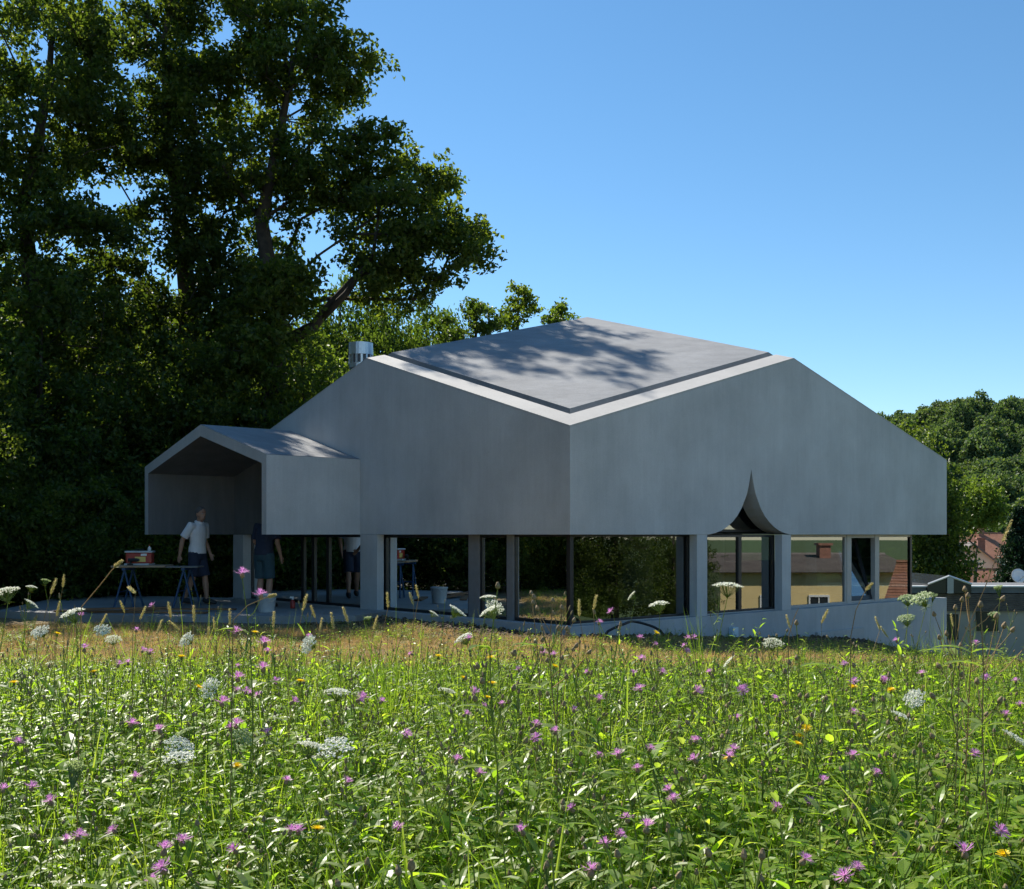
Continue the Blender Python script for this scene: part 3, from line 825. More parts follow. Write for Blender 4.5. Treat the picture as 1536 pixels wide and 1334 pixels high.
sprig_tree(42, 715, 450, 32, [(716, 465, 32, 28, 16, 9), (735, 490, 32, 22, 18, 6), (690, 500, 32, 50, 24, 14), (720, 550, 32, 50, 30, 12)], 'slender tree with a small dark forked tip left of the roof apex')
sprig_tree(43, 842, 462, 35, [(840, 470, 35, 20, 10, 7), (835, 495, 35, 30, 18, 8), (820, 560, 35, 40, 30, 10)], 'small tree whose top just shows beside the roof apex')

# ------------------------------------------------------------------ right hand background
# dark tree behind the end of the house, pale tree, blue-green spruce
D5 = 48.0
bx = pix(1412, 802, D5).x; b5 = Vector((bx, D5, gz(bx, D5) - .1))
ms = tree_meshes('linden', 51, [(0, 0, 0, .35), (0, 0, 2, .3), (-.3, 0, 4, .2), (-.5, 0, 5.5, .1)],
                 [lobe_px(b5, *a) for a in ((1372, 730, D5, 50, 60, 56), (1392, 790, D5, 48, 60, 56), (1405, 846, D5, 34, 30, 34), (1380, 860, D5, 60, 30, 40), (1340, 700, D5, 60, 50, 30))], 0.8, 130, 0.19, 'oak_leaf')
place_tree('linden_tree', 'broad dark tree standing behind the end wall of the house', 'tree', ms, b5)
D6 = 95.0
bx = pix(1462, 802, D6).x; b6 = Vector((bx, D6, gz(bx, D6) - .1))
ms = tree_meshes('pale_tree', 52, [(0, 0, 0, .25), (0, 0, 3, .2), (.1, 0, 6, .1)],
                 [lobe_px(b6, *a) for a in ((1462, 752, D6, 30, 24, 50), (1466, 772, D6, 30, 14, 26), (1445, 772, D6, 22, 20, 22))], 0.9, 150, 0.3, 'bright_leaf')
place_tree('pale_tree', 'rounded pale green tree in the sun above the village roofs', 'tree', ms, b6)
def spruce(px, ytop, ybot, d, wpx, label):
    x = (px - CX) / FPX * d
    g0 = gz(x, d) - .1; top = CAMZ - (ytop - HY) / FPX * d; h = top - g0; w = wpx / FPX * d
    t = empty('spruce_tree', (x, d, g0)); tag(t, label, 'tree')
    mb = MB(); mb.tube([(0, 0, 0), (0, 0, h * .6), (0, 0, h)], [0.2, 0.12, 0.02], 8)
    r = np.random.default_rng(5); pts = []
    for lv in range(26):
        f = lv / 25; z = h * (0.12 + 0.86 * f); rr = w * (1 - f) ** 0.8 + 0.15
        nb = int(9 - 4 * f)
        for q in range(nb):
            a = r.uniform(0, 6.28); e = Vector((math.cos(a) * rr, math.sin(a) * rr, z - rr * .22 + r.uniform(-.1, .1)))
            mb.tube([(0, 0, z), e * 0.55 + Vector((0, 0, z * .45 - rr * .02)), e], [0.035, 0.025, 0.01], 3, cap=False)
            u = r.uniform(0.15, 1, 90)[:, None]
            pp = np.array([[0, 0, z]]) * (1 - u) + np.array([list(e)]) * u
            pts.append(pp + r.normal(size=pp.shape) * np.array([.16, .16, .11]) * (0.5 + rr / w))
    pts = np.concatenate(pts)
    mb.build('trunk', M['bark'], t, smooth=True)
    link('crown', leaves_mesh('spruce_needles', pts, np.repeat([[0, 0, .6]], len(pts), 0), 0.24, 0.10, M['needle'], r, 0.5), t)
spruce(1530, 762, 870, 55, 46, 'blue-green spruce in front of the village roofs')

# wooded hill: far off and one mass
def far_crown(seed, rad):
    r = np.random.default_rng(seed); pts = []; nrm = []
    for q in range(34):
        d = r.normal(size=3); d /= np.linalg.norm(d); d[2] = abs(d[2]) * 1.25 - 0.3
        c = d * rad * r.uniform(.45, .85); br = rad * r.uniform(.16, .34); k = int(900 * (br / rad) ** 1.3) + 60
        e = r.normal(size=(k, 3)); e /= np.linalg.norm(e, axis=1, keepdims=True)
        pts.append(c + e * br * r.uniform(.55, 1.15, (k, 1))); nrm.append(e * 0.9)
    pts = np.concatenate(pts) + np.array([0, 0, rad * 1.0]); nrm = np.concatenate(nrm)
    return leaves_mesh('wood_crown', pts, nrm + np.array([0, 0, .3]), 0.62, 0.5, M['wood_leaf'], r, 0.3)

def scatter(name, pts, rots, scl, idx, meshes, kind='stuff', label=None, cat=None):
    """a point cloud that carries copies of a few small meshes (for stuff nobody could count)"""
    coll = bpy.data.collections.new(name + '_pieces')
    for i, me in enumerate(meshes):
        o = bpy.data.objects.new('%s_piece_%02d' % (name, i), me); coll.objects.link(o)
    me = bpy.data.meshes.new(name)
    me.vertices.add(len(pts)); me.vertices.foreach_set('co', np.asarray(pts, np.float32).ravel())
    a = me.attributes.new('rot', 'FLOAT_VECTOR', 'POINT'); a.data.foreach_set('vector', np.asarray(rots, np.float32).ravel())
    a = me.attributes.new('scl', 'FLOAT_VECTOR', 'POINT'); a.data.foreach_set('vector', np.asarray(scl, np.float32).ravel())
    a = me.attributes.new('idx', 'INT', 'POINT'); a.data.foreach_set('value', np.asarray(idx, np.int32))
    me.update()
    ng = bpy.data.node_groups.new(name + '_scatter', 'GeometryNodeTree')
    ng.interface.new_socket('Geometry', in_out='INPUT', socket_type='NodeSocketGeometry')
    ng.interface.new_socket('Geometry', in_out='OUTPUT', socket_type='NodeSocketGeometry')
    gi = ng.nodes.new('NodeGroupInput'); go = ng.nodes.new('NodeGroupOutput')
    iop = ng.nodes.new('GeometryNodeInstanceOnPoints'); iop.inputs['Pick Instance'].default_value = True
    ci = ng.nodes.new('GeometryNodeCollectionInfo'); ci.inputs['Collection'].default_value = coll
    ci.inputs['Separate Children'].default_value = True; ci.inputs['Reset Children'].default_value = True
    def attr(n, t):
        x = ng.nodes.new('GeometryNodeInputNamedAttribute'); x.data_type = t; x.inputs['Name'].default_value = n; return x.outputs[0]
    e2r = ng.nodes.new('FunctionNodeEulerToRotation')
    L = ng.links.new
    L(gi.outputs[0], iop.inputs['Points']); L(ci.outputs[0], iop.inputs['Instance'])
    L(attr('idx', 'INT'), iop.inputs['Instance Index'])
    L(attr('rot', 'FLOAT_VECTOR'), e2r.inputs[0]); L(e2r.outputs[0], iop.inputs['Rotation'])
    L(attr('scl', 'FLOAT_VECTOR'), iop.inputs['Scale']); L(iop.outputs[0], go.inputs[0])
    o = link(name, me)
    md = o.modifiers.new('scatter', 'NODES'); md.node_group = ng
    tag(o, label, cat, kind=kind)
    return o

crowns = [far_crown(60 + i, 5.0) for i in range(5)]
pts = []
def hill_pts(az0, az1, n, r0=190, r1=440):
    a = rng.uniform(az0, az1, n); d = np.sqrt(rng.uniform(r0 ** 2, r1 ** 2, n))
    x = d * np.sin(a); y = d * np.cos(a)
    return np.stack([x, y, ground_z(x, y) - 1.5], 1)
hp = np.concatenate([hill_pts(0.26, 0.62, 1000), hill_pts(0.62, 0.85, 350, 220, 440)])
n = len(hp)
s_ = rng.uniform(.6, 1.3, (n, 1)) * rng.uniform(.85, 1.25, (n, 3))
scatter('wooded_hillside', hp, np.stack([np.zeros(n), np.zeros(n), rng.uniform(0, 6.28, n)], 1), s_, rng.integers(0, 5, n), crowns, label='dense broad-leaved wood covering the hill beyond the village', cat='wood')

# village houses
M['tile'] = tile_mat('clay_tiles', (0.26, 0.10, 0.055), (0.42, 0.20, 0.12))
M['tile_grey'] = tile_mat('grey_tiles', (0.12, 0.10, 0.095), (0.22, 0.19, 0.17))
M['ochre'] = plain('ochre_render', (0.74, 0.57, 0.27), 0.9, 0, 0.06, 2)
M['cream'] = plain('cream_render', (0.62, 0.56, 0.44), 0.9, 0, 0.06, 2)
M['brick'] = plain('chimney_brick', (0.28, 0.13, 0.09), 0.9, 0, 0.25, 8)
M['pane_dark'] = plain('dark_pane', (0.03, 0.035, 0.04), 0.1, 0, 0.1)
M['white'] = plain('white_paint', (0.75, 0.75, 0.73), 0.5, 0, 0.04)

def cottage(label, loc, rz, lx, ly, eave, ridge, wall, roof, chims=(), wins=(), z0=-3.0):
    """gabled house, ridge along its x axis; z measured from loc"""
    h = empty('village_house', loc, rz); tag(h, label, 'house')
    mb = MB()
    x0, x1, y0, y1 = -lx / 2, lx / 2, -ly / 2, ly / 2
    v = [(x0, y0, z0), (x1, y0, z0), (x1, y1, z0), (x0, y1, z0), (x0, y0, eave), (x1, y0, eave), (x1, y1, eave), (x0, y1, eave), (x0, 0, ridge), (x1, 0, ridge)]
    mb.add(v, [(0, 1, 5, 4), (2, 3, 7, 6), (1, 2, 6, 9, 5), (3, 0, 4, 8, 7)])
    mb.build('wall', wall, h)
    ov = 0.45; sl = (ridge - eave) / (ly / 2); tk = 0.14
    mb = MB()
    for sg in (-1, 1):
        ye = sg * (ly / 2 + ov); ze = eave - sl * ov
        # rows of tiles: a stepped sheet
        rows = 30
        for q in range(rows):
            f0_, f1_ = q / rows, (q + 1) / rows
            ya, za = ye * (1 - f0_), ze + (ridge - ze) * f0_; yb, zb = ye * (1 - f1_), ze + (ridge - ze) * f1_
            up = 0.028
            mb.add([(x0 - ov, ya, za + tk + up), (x1 + ov, ya, za + tk + up), (x1 + ov, yb, zb + tk), (x0 - ov, yb, zb + tk), (x0 - ov, ya, za + 0.02), (x1 + ov, ya, za + 0.02)],
                   [(0, 1, 2, 3), (4, 5, 1, 0)])
        mb.add([(x0 - ov, ye, ze), (x0 - ov, 0, ridge), (x0 - ov, 0, ridge + tk), (x0 - ov, ye, ze + tk)], [(0, 1, 2, 3)])
        mb.add([(x1 + ov, ye, ze), (x1 + ov, 0, ridge), (x1 + ov, 0, ridge + tk), (x1 + ov, ye, ze + tk)], [(0, 1, 2, 3)])
        mb.add([(x0 - ov, ye, ze), (x1 + ov, ye, ze), (x1 + ov, 0, ridge), (x0 - ov, 0, ridge)], [(0, 1, 2, 3)])
    mb.tube([(x0 - ov, 0, ridge + tk), (x1 + ov, 0, ridge + tk)], 0.11, 6)
    rf = mb.build('roof', roof, h)
    for cx_, cy_, cw, ch, cm in chims:
        mb = MB(); zr = ridge - abs(cy_) * sl
        mb.box((cx_ - cw / 2, cy_ - cw / 2, zr - 0.4), (cx_ + cw / 2, cy_ + cw / 2, zr + ch)); c = mb.build('chimney', cm, rf)
        mb = MB(); mb.box((cx_ - cw * .65, cy_ - cw * .65, zr + ch), (cx_ + cw * .65, cy_ + cw * .65, zr + ch + .12)); mb.build('chimney_cap', cm, rf)
    for side, a, z, w, hh in wins:                      # side: 'x-','x+','y-','y+'
        sg = -1 if side[1] == '-' else 1
        def bxw(mb, a0, a1, z0_, z1_, d0, d1):
            if side[0] == 'x':
                xx = (x0 if sg < 0 else x1); lo = (min(xx + sg * d0, xx + sg * d1), a0, z0_); hi = (max(xx + sg * d0, xx + sg * d1), a1, z1_)
            else:
                yy = (y0 if sg < 0 else y1); lo = (a0, min(yy + sg * d0, yy + sg * d1), z0_); hi = (a1, max(yy + sg * d0, yy + sg * d1), z1_)
            mb.box(lo, hi)
        mb = MB()
        bxw(mb, a - w / 2 - .08, a - w / 2, z, z + hh, 0.002, .07); bxw(mb, a + w / 2, a + w / 2 + .08, z, z + hh, 0.002, .07)
        bxw(mb, a - w / 2 - .08, a + w / 2 + .08, z + hh, z + hh + .1, 0.002, .08); bxw(mb, a - w / 2 - .12, a + w / 2 + .12, z - .08, z, 0.002, .12)
        bxw(mb, a - .025, a + .025, z, z + hh, 0.002, .05)
        wd = mb.build('window', M['white'], h)
        mb = MB(); bxw(mb, a - w / 2, a + w / 2, z, z + hh, 0.002, .02); mb.build('pane', M['pane_dark'], wd)
    return h

p = pix(1478, 802, 128); 
cottage('village house with a red tiled roof and a round-topped chimney, highest in the village', (p.x, 128, 0), 0.25, 12, 9, -1.2, 1.3, M['cream'], M['tile'], [(-1.0, -.3, .7, 1.3, M['brick'])], [('y-', 0, -2.6, 1, 1.1), ('y-', 3, -2.6, 1, 1.1)], -8)
p = pix(1470, 802, 108)
cottage('village house with a weathered grey roof turned gable-on to the meadow', (p.x - .6, 110, 0), 1.35, 9, 7, -2.6, 0.3, M['cream'], M['tile_grey'], [(-3.0, -.9, .65, 1.3, M['brick'])], [('x-', 0, -2.2, .8, .9)], -8)
p = pix(1500, 802, 98)
cottage('village house with a low red roof below the spruce', (p.x + 1.5, 99, 0), 0.15, 11, 7, -4.0, -1.9, M['ochre'], M['tile'], [], [('y-', -3.4, -5.2, .9, 1.0), ('y-', -1.2, -5.2, .9, 1.0)], -8)

# flat-roofed timber building with a glazed gable lantern
FB = Vector((0, 36, 0))
def fx(px, d=36): return (px - CX) / FPX * d
def fz(py, d=36): return CAMZ - (py - HY) / FPX * d
M['timber'] = plain('weathered_timber', (0.12, 0.10, 0.085), 0.8, 0, 0.3, 5)
M['render'] = plain('beige_render', (0.42, 0.38, 0.31), 0.9, 0, 0.08, 2)
M['roof_grey'] = plain('roof_felt', (0.14, 0.145, 0.15), 0.8, 0, 0.15, 4)
fb = empty('flat_roofed_building', (fx(1480), 39, -3.0)); tag(fb, 'low flat-roofed building clad in dark horizontal boards, beside the village', 'building')
FO = Vector(fb.location)
def fbox(name, lo, hi, mat, parent=fb):
    mb = MB(); mb.box(tuple(Vector(lo) - FO), tuple(Vector(hi) - FO)); return mb.build(name, mat, parent)
X0, X1 = 9.0, 26.0
fbox('wall', (X0, 36.2, -4.5), (X1, 39.4, fz(892)), M['render'])
fbox('parapet', (X0, 36.05, fz(890)), (X1, 39.5, fz(881)), M['roof_grey'])
fbox('coping', (X0 - .05, 35.98, fz(881)), (X1 + .05, 36.3, fz(879)), M['white'])
zt, zb = fz(891.5), fz(918)
nb = 9
for i in range(nb):
    z1 = zt + (zb - zt) * i / nb; z2 = zt + (zb - zt) * (i + .8) / nb
    fbox('cladding_board', (X0, 36.08, z2), (X1, 36.16, z1), M['timber'])
fbox('opening', (fx(1468), 36.12, fz(947)), (fx(1500), 36.19, fz(919)), M['pane_dark'])
fbox('opening', (fx(1400), 36.12, fz(960)), (fx(1440), 36.19, fz(922)), M['pane_dark'])
gl = empty('roof_lantern', (fx(1422), 35.9, fz(890))); tag(gl, 'small gabled glass roof lantern on the flat roof', 'rooflight')
def lz(py): return fz(py) - fz(890)
xl, xm, xr = fx(1390) - fx(1422), fx(1421) - fx(1422), fx(1455) - fx(1422)
ze, zr_ = lz(876), lz(864)
for y0_, y1_ in ((0, 4),):
    mb = MB()
    mb.add([(xl, 0, 0), (xr, 0, 0), (xr, 0, ze), (xm, 0, zr_), (xl, 0, ze), (xl, 4, 0), (xr, 4, 0), (xr, 4, ze), (xm, 4, zr_), (xl, 4, ze)],
           [(0, 1, 2, 3, 4), (9, 8, 7, 6, 5), (1, 6, 7, 2), (5, 0, 4, 9), (2, 7, 8, 3), (3, 8, 9, 4)])
    mb.build('glazing', M['pane_dark'], gl)
mb = MB(); mb.tube([(xl, -.03, ze), (xm, -.03, zr_), (xr, -.03, ze)], 0.035, 4); mb.build('frame', M['white'], gl)
mb = MB(); mb.box((xm - .06, -.06, 0), (xm + .14, -.02, zr_ - .05)); mb.build('post', M['frame_light'], gl)
# satellite dish on the flat roof
sd = empty('satellite_dish', (fx(1527, 40), 40, fz(881))); tag(sd, 'pale round satellite dish at the edge of the flat roof', 'satellite dish')
mb = MB(); mb.lathe([(0.0, 0.0), (.11, .008), (.2, .032), (.26, .065), (.26, .075), (.19, .045), (0, .016)], 20, Matrix.Translation((0, 0, .2)) @ Matrix.Rotation(R(75), 4, 'X')); mb.build('dish', M['white'], sd, smooth=True)
mb = MB(); mb.tube([(0, .05, -.15), (0, .05, .2)], .03, 6); mb.tube([(0, 0, .0), (0, -.45, .22)], .015, 5); mb.build('mast', M['metal'], sd)

# houses on the right that show in the glass
cottage('ochre house with a brown roof, reflected in the glazing', (47.5, 25.5, -4.2), R(82), 9.5, 8, 3.62, 4.25, M['ochre'], M['tile_grey'], [(1.5, 1, .6, .8, M['brick'])], [('y+', -2.2, 1.0, .9, 1.3), ('y+', 0.3, 1.0, .9, 1.3), ('y+', 2.6, 1.0, .9, 1.3)], -2)
cottage('house with an orange-red tiled roof, reflected in the end window', (34.5, 33.5, -5.7), R(118), 10, 8, 2.4, 5.6, M['cream'], M['tile'], [(-2, 0.8, .6, 1.0, M['brick'])], [('y+', 0, .8, .9, 1.2)], -2)
for x, y, sz, rz in ((60, 22, .62, 0), (63, 31, .55, 2), (52, 38, .5, 4), (58, 14, .7, 1), (44, 14, .6, 3)):
    place_tree('garden_tree', 'tree in the gardens beyond the ochre house', 'tree', f2m, (x, y, gz(x, y) - .1), rz, sz * 1.1, 'garden trees reflected in the glazing')

for x, y, sz, rz in ((27, 9.5, .55, 0), (29, 13, .62, 2), (28, 16.2, .58, 4), (33, 18.6, .5, 1), (36, 11, .75, 3), (30, 5, .7, 5)):
    place_tree('garden_tree', 'dark broad-leaved tree of the row across the slope, reflected in the corner glazing', 'tree', f1m, (x, y, gz(x, y) - .1), rz, sz, 'garden trees reflected in the corner glazing')
for x, y, sz, rz in ((72, 20, .5, 0), (74, 25, .46, 2), (76, 30, .42, 4)):
    place_tree('garden_tree', 'dark tree standing behind the ochre house', 'tree', f1m, (x, y, gz(x, y) - .1), rz, sz, 'trees behind the ochre house')

# ------------------------------------------------------------------ meadow
M['herb'] = leaf_mat('herb_leaf', [(0.13, 0.23, 0.022), (0.19, 0.31, 0.033), (0.21, 0.32, 0.035), (0.25, 0.35, 0.06), (0.28, 0.33, 0.08)], 0.60, (2.1, 2.2, 0.8), 0.13, 0.37)
M['herb_dark'] = leaf_mat('herb_leaf_grey', [(0.11, 0.18, 0.04), (0.17, 0.24, 0.06), (0.26, 0.31, 0.12)], 0.52, (1.8, 2.0, 0.7), 0.12, 0.4)
M['grass'] = leaf_mat('grass_blade', [(0.12, 0.19, 0.025), (0.19, 0.28, 0.045), (0.29, 0.34, 0.10)], 0.58, (1.7, 1.85, 0.6), 0.06, 0.4)
M['straw'] = leaf_mat('dry_straw', [(0.40, 0.30, 0.14), (0.55, 0.44, 0.23), (0.28, 0.18, 0.09)], 0.4, (1.3, 1.2, 0.9), 0.03, 0.5)
M['stem'] = leaf_mat('plant_stem', [(0.17, 0.23, 0.07), (0.24, 0.29, 0.10)], 0.4, (1.6, 1.6, 0.7), 0.04, 0.4)
M['stem_dry'] = leaf_mat('dry_stem', [(0.30, 0.21, 0.12), (0.40, 0.30, 0.17)], 0.3, (1.2, 1.1, 0.8), 0.03, 0.5)
M['bud'] = plain('brown_bud', (0.24, 0.17, 0.09), 0.8, 0, 0.4, 300)
M['petal_pink'] = leaf_mat('knapweed_petal', [(0.60, 0.24, 0.54), (0.70, 0.36, 0.66), (0.76, 0.48, 0.74)], 0.4, (1.3, 1.15, 1.3), 0.02, 0.5, False)
M['petal_white'] = leaf_mat('umbel_white', [(0.74, 0.75, 0.64), (0.84, 0.84, 0.80), (0.70, 0.73, 0.56)], 0.35, (1.1, 1.1, 1.05), 0.02, 0.5, False)
M['petal_green'] = leaf_mat('umbel_green', [(0.30, 0.38, 0.18), (0.42, 0.50, 0.28), (0.24, 0.32, 0.12)], 0.4, (1.3, 1.3, 1.0), 0.02, 0.5, False)
M['petal_yellow'] = leaf_mat('hawkbit_petal', [(0.80, 0.60, 0.015), (0.88, 0.70, 0.03)], 0.4, (1.2, 1.15, 0.8), 0.02, 0.5, False)
M['spike'] = leaf_mat('foxtail_spike', [(0.42, 0.36, 0.18), (0.55, 0.48, 0.28), (0.35, 0.38, 0.14)], 0.5, (1.4, 1.35, 1.1), 0.02, 0.5, False)

def add_leaf(mb, base, d, up, L, Wd, bend, r, segs=3, mi=0, fold=0.25):
    """curved folded leaf blade: 3 columns x segs rows and a tip"""
    d = Vector(d).normalized(); sd = d.cross(Vector(up))
    if sd.length < 1e-4: sd = Vector((1, 0, 0))
    sd.normalize(); p = Vector(base); vs = []; fs = []
    st = L / (segs + 1); dd = d.copy()
    prof = [0.25, 0.9, 1.0, 0.72, 0.4, 0.2]
    for i in range(segs + 1):
        nn = sd.cross(dd); w = Wd * 0.5 * prof[min(int(i * 5 / (segs + 1)), 5)]
        vs += [p - sd * w + nn * w * fold, p, p + sd * w + nn * w * fold]
        dd = (dd + Vector((0, 0, -1)) * bend / (segs + 1)).normalized()
        p = p + dd * st
    vs.append(p)
    for i in range(segs):
        a = i * 3
        fs += [(a, a + 1, a + 4, a + 3), (a + 1, a + 2, a + 5, a + 4)]
    a = segs * 3; t_ = len(vs) - 1
    fs += [(a, a + 1, t_), (a + 1, a + 2, t_)]
    mb.add(vs, fs, mi)

def rdir(r, elev):
    a = r.uniform(0, 6.283); return Vector((math.cos(a) * math.cos(elev), math.sin(a) * math.cos(elev), math.sin(elev)))

def clump_herb(seed, h=0.32, leafm='herb', n_st=4):
    r = random.Random(seed); mb = MB()
    for s in range(n_st):
        x, y = r.gauss(0, .045), r.gauss(0, .045); hh = h * r.uniform(.55, 1.1)
        lean = rdir(r, 1.2); pts = [Vector((x, y, 0)) + lean * (hh * q / 3) + Vector((r.gauss(0, .008), r.gauss(0, .008), 0)) for q in range(4)]
        mb.tube(pts, [.0022, .002, .0017, .001], 3, cap=False, mi=1)
        nl = r.randint(9, 14)
        for q in range(nl):
            f = (q + .6) / nl; i = min(int(f * 3), 2); p = pts[i].lerp(pts[i + 1], f * 3 - i)
            L = r.uniform(.03, .08) * (1.15 - .5 * f)
            add_leaf(mb, p, rdir(r, r.uniform(.1, .9)), (0, 0, 1), L, L * r.uniform(.22, .38), r.uniform(.3, 1.2), r, 2)
    for q in range(7):
        L = r.uniform(.06, .12); add_leaf(mb, (r.gauss(0, .04), r.gauss(0, .04), .01), rdir(r, r.uniform(.4, 1.1)), (0, 0, 1), L, L * r.uniform(.18, .3), r.uniform(.5, 1.4), r, 3)
    return mb.mesh('herb_clump', [M[leafm], M['stem']])

def clump_round(seed, h=0.24):
    r = random.Random(seed); mb = MB()
    for q in range(26):
        base = Vector((r.gauss(0, .05), r.gauss(0, .05), 0)); d = rdir(r, r.uniform(.8, 1.4)); hh = h * r.uniform(.35, 1.1)
        tip = base + d * hh
        mb.tube([base, base.lerp(tip, .5) + Vector((r.gauss(0, .006), r.gauss(0, .006), 0)), tip], .0012, 3, cap=False, mi=1)
        for k in range(3):
            a = k * 2.09 + r.uniform(-.3, .3); dd = Vector((math.cos(a), math.sin(a), r.uniform(-.1, .4)))
            L = r.uniform(.02, .034); add_leaf(mb, tip, dd, (0, 0, 1), L, L * .75, .4, r, 1)
    return mb.mesh('clover_clump', [M['herb'], M['stem']])

def clump_grass(seed, h=0.34, mat='grass', n=34, spread=.035, wd=.0045):
    r = random.Random(seed); mb = MB()
    for q in range(n):
        L = h * r.uniform(.5, 1.25)
        add_leaf(mb, (r.gauss(0, spread), r.gauss(0, spread), 0), rdir(r, r.uniform(.9, 1.5)), (0, 0, 1) if r.random() < .5 else (1, .3, .2), L, wd * r.uniform(.6, 1.3), r.uniform(.3, 1.7), r, 3, fold=.4)
    return mb.mesh('grass_clump', [M[mat]])

def add_bud(mb, p, d, L, rad, mi, n=6):
    d = Vector(d).normalized(); p = Vector(p)
    mb.tube([p, p + d * L * .25, p + d * L * .6, p + d * L * .85, p + d * L], [rad * .45, rad, rad * .85, rad * .5, rad * .35], n, mi=mi)

def clump_buds(seed, h=0.42):
    r = random.Random(seed); mb = MB()
    for s in range(2):
        x, y = r.gauss(0, .03), r.gauss(0, .03); d = rdir(r, 1.35); hh = h * r.uniform(.7, 1.1)
        pts = [Vector((x, y, 0)) + d * (hh * q / 3) + Vector((r.gauss(0, .01), r.gauss(0, .01), 0)) for q in range(4)]
        mb.tube(pts, [.0022, .002, .0018, .0015], 4, cap=False, mi=1)
        add_bud(mb, pts[-1], d, .013, .0045, 2)
        for k in range(r.randint(2, 4)):
            i = r.choice([1, 2]); p = pts[i].lerp(pts[i + 1], r.random()); e = p + rdir(r, 1.0) * r.uniform(.05, .1)
            mb.tube([p, (p + e) / 2 + Vector((0, 0, -.006)), e], .0012, 3, cap=False, mi=1); add_bud(mb, e, (e - p) + Vector((0, 0, .05)), .012, .0042, 2)
        for k in range(9):
            f = r.random() * 2.6; i = int(f); p = pts[i].lerp(pts[i + 1], f - i); L = r.uniform(.04, .08)
            add_leaf(mb, p, rdir(r, r.uniform(.2, .9)), (0, 0, 1), L, L * .2, r.uniform(.2, .9), r, 2)
    return mb.mesh('bud_clump', [M['herb_dark'], M['stem'], M['bud']])

def clump_straw(seed, h=0.2):
    r = random.Random(seed); mb = MB()
    for q in range(30):
        L = h * r.uniform(.4, 1.2)
        add_leaf(mb, (r.gauss(0, .06), r.gauss(0, .06), r.uniform(0, .02)), rdir(r, r.uniform(.05, 1.4)), (0, 0, 1), L, r.uniform(.003, .008), r.uniform(.2, 1.4), r, 2)
    for q in range(5):
        L = r.uniform(.05, .1); add_leaf(mb, (r.gauss(0, .05), r.gauss(0, .05), .02), rdir(r, r.uniform(.1, .7)), (0, 0, 1), L, L * .4, r.uniform(.2, 1.4), r, 2, fold=.6)
    return mb.mesh('straw_clump', [M['straw']])

def clump_broad(seed, h=.30):
    r = random.Random(seed); mb = MB()
    for s in range(3):
        x, y = r.gauss(0, .04), r.gauss(0, .04); lean = rdir(r, 1.25); hh = h * r.uniform(.7, 1.15)
        pts = [Vector((x, y, 0)) + lean * (hh * q / 3) for q in range(4)]
        mb.tube(pts, [.0026, .0023, .002, .0014], 4, cap=False, mi=1)
        for q in range(7):
            f = (q + .7) / 7; i = min(int(f * 3), 2); p = pts[i].lerp(pts[i + 1], f * 3 - i); L = r.uniform(.05, .10) * (1.1 - .45 * f)
            add_leaf(mb, p, rdir(r, r.uniform(.3, 1.0)), (0, 0, 1), L, L * r.uniform(.26, .36), r.uniform(.4, 1.1), r, 4)
    return mb.mesh('broad_clump', [M['herb'], M['stem']])

pieces = []; kinds = {}
def reg(kind, me): kinds.setdefault(kind, []).append(len(pieces)); pieces.append(me)
for q in range(6): reg('herb', clump_herb(100 + q, .34))
for q in range(3): reg('hdark', clump_herb(120 + q, .36, 'herb_dark', 3))
for q in range(4): reg('round', clump_round(140 + q))
for q in range(4): reg('grass', clump_grass(160 + q))
for q in range(4): reg('buds', clump_buds(180 + q))
for q in range(4): reg('straw', clump_straw(200 + q))
for q in range(4): reg('broad', clump_broad(220 + q))
def meadow_points(d0, d1, dens, margin=1.3):
    area = (d1 - d0) * (d0 + d1) * 0.5 * 1.02 + 2 * margin * (d1 - d0)
    n = int(area * dens * 1.25)
    y = rng.uniform(d0, d1, n); hw = 0.51 * y + margin
    x = rng.uniform(-1, 1, n) * (0.51 * d1 + margin)
    ok = np.abs(x) < hw
    # keep clear of the house, the terrace and the bare soil beside them
    rel_ = np.stack([x - CN.x, y - CN.y], 1)
    s = rel_ @ np.array([U.x, U.y]); t = rel_ @ np.array([W.x, W.y])
    ok &= ~((s > -0.9) & (t > -0.55))
    ok &= ~((x < -1.8) & (y > 16.9 + 0.12 * np.abs(x + 5)))
    return np.stack([x[ok], y[ok]], 1)
mp = np.concatenate([meadow_points(.7, 3.2, 680), meadow_points(3.2, 7, 430, 1.6), meadow_points(7, 11.5, 240, 2), meadow_points(11.5, 19, 140, 2.5)])
n = len(mp); yy = mp[:, 1]
patch = np.sin(mp[:, 0] * 1.9 + 1.3 * np.sin(yy * 1.1)) + np.sin(yy * 2.3 + mp[:, 0])
dry = sstep(5.8, 11.0, yy + 0.6 * patch)
idx = np.zeros(n, int); hs = np.ones(n)
u = rng.uniform(0, 1, n)
for i in range(n):
    if u[i] < 0.13 + 0.79 * dry[i]: kd = 'straw'
    else:
        w = rng.uniform()
        kd = 'broad' if w < .15 else 'herb' if w < .47 else 'hdark' if w < .58 else 'round' if w < .83 + .04 * patch[i] else 'grass' if w < .935 else 'buds'
    idx[i] = kinds[kd][rng.integers(len(kinds[kd]))]
sz = rng.uniform(.7, 1.2, n) * (1 - 0.45 * dry) * (1 + 0.08 * patch)
scl = np.stack([sz * rng.uniform(.9, 1.3, n), sz * rng.uniform(.9, 1.3, n), sz * rng.uniform(.8, 1.1, n)], 1)
rots = np.stack([rng.normal(0, .12, n), rng.normal(0, .12, n), rng.uniform(0, 6.28, n)], 1)
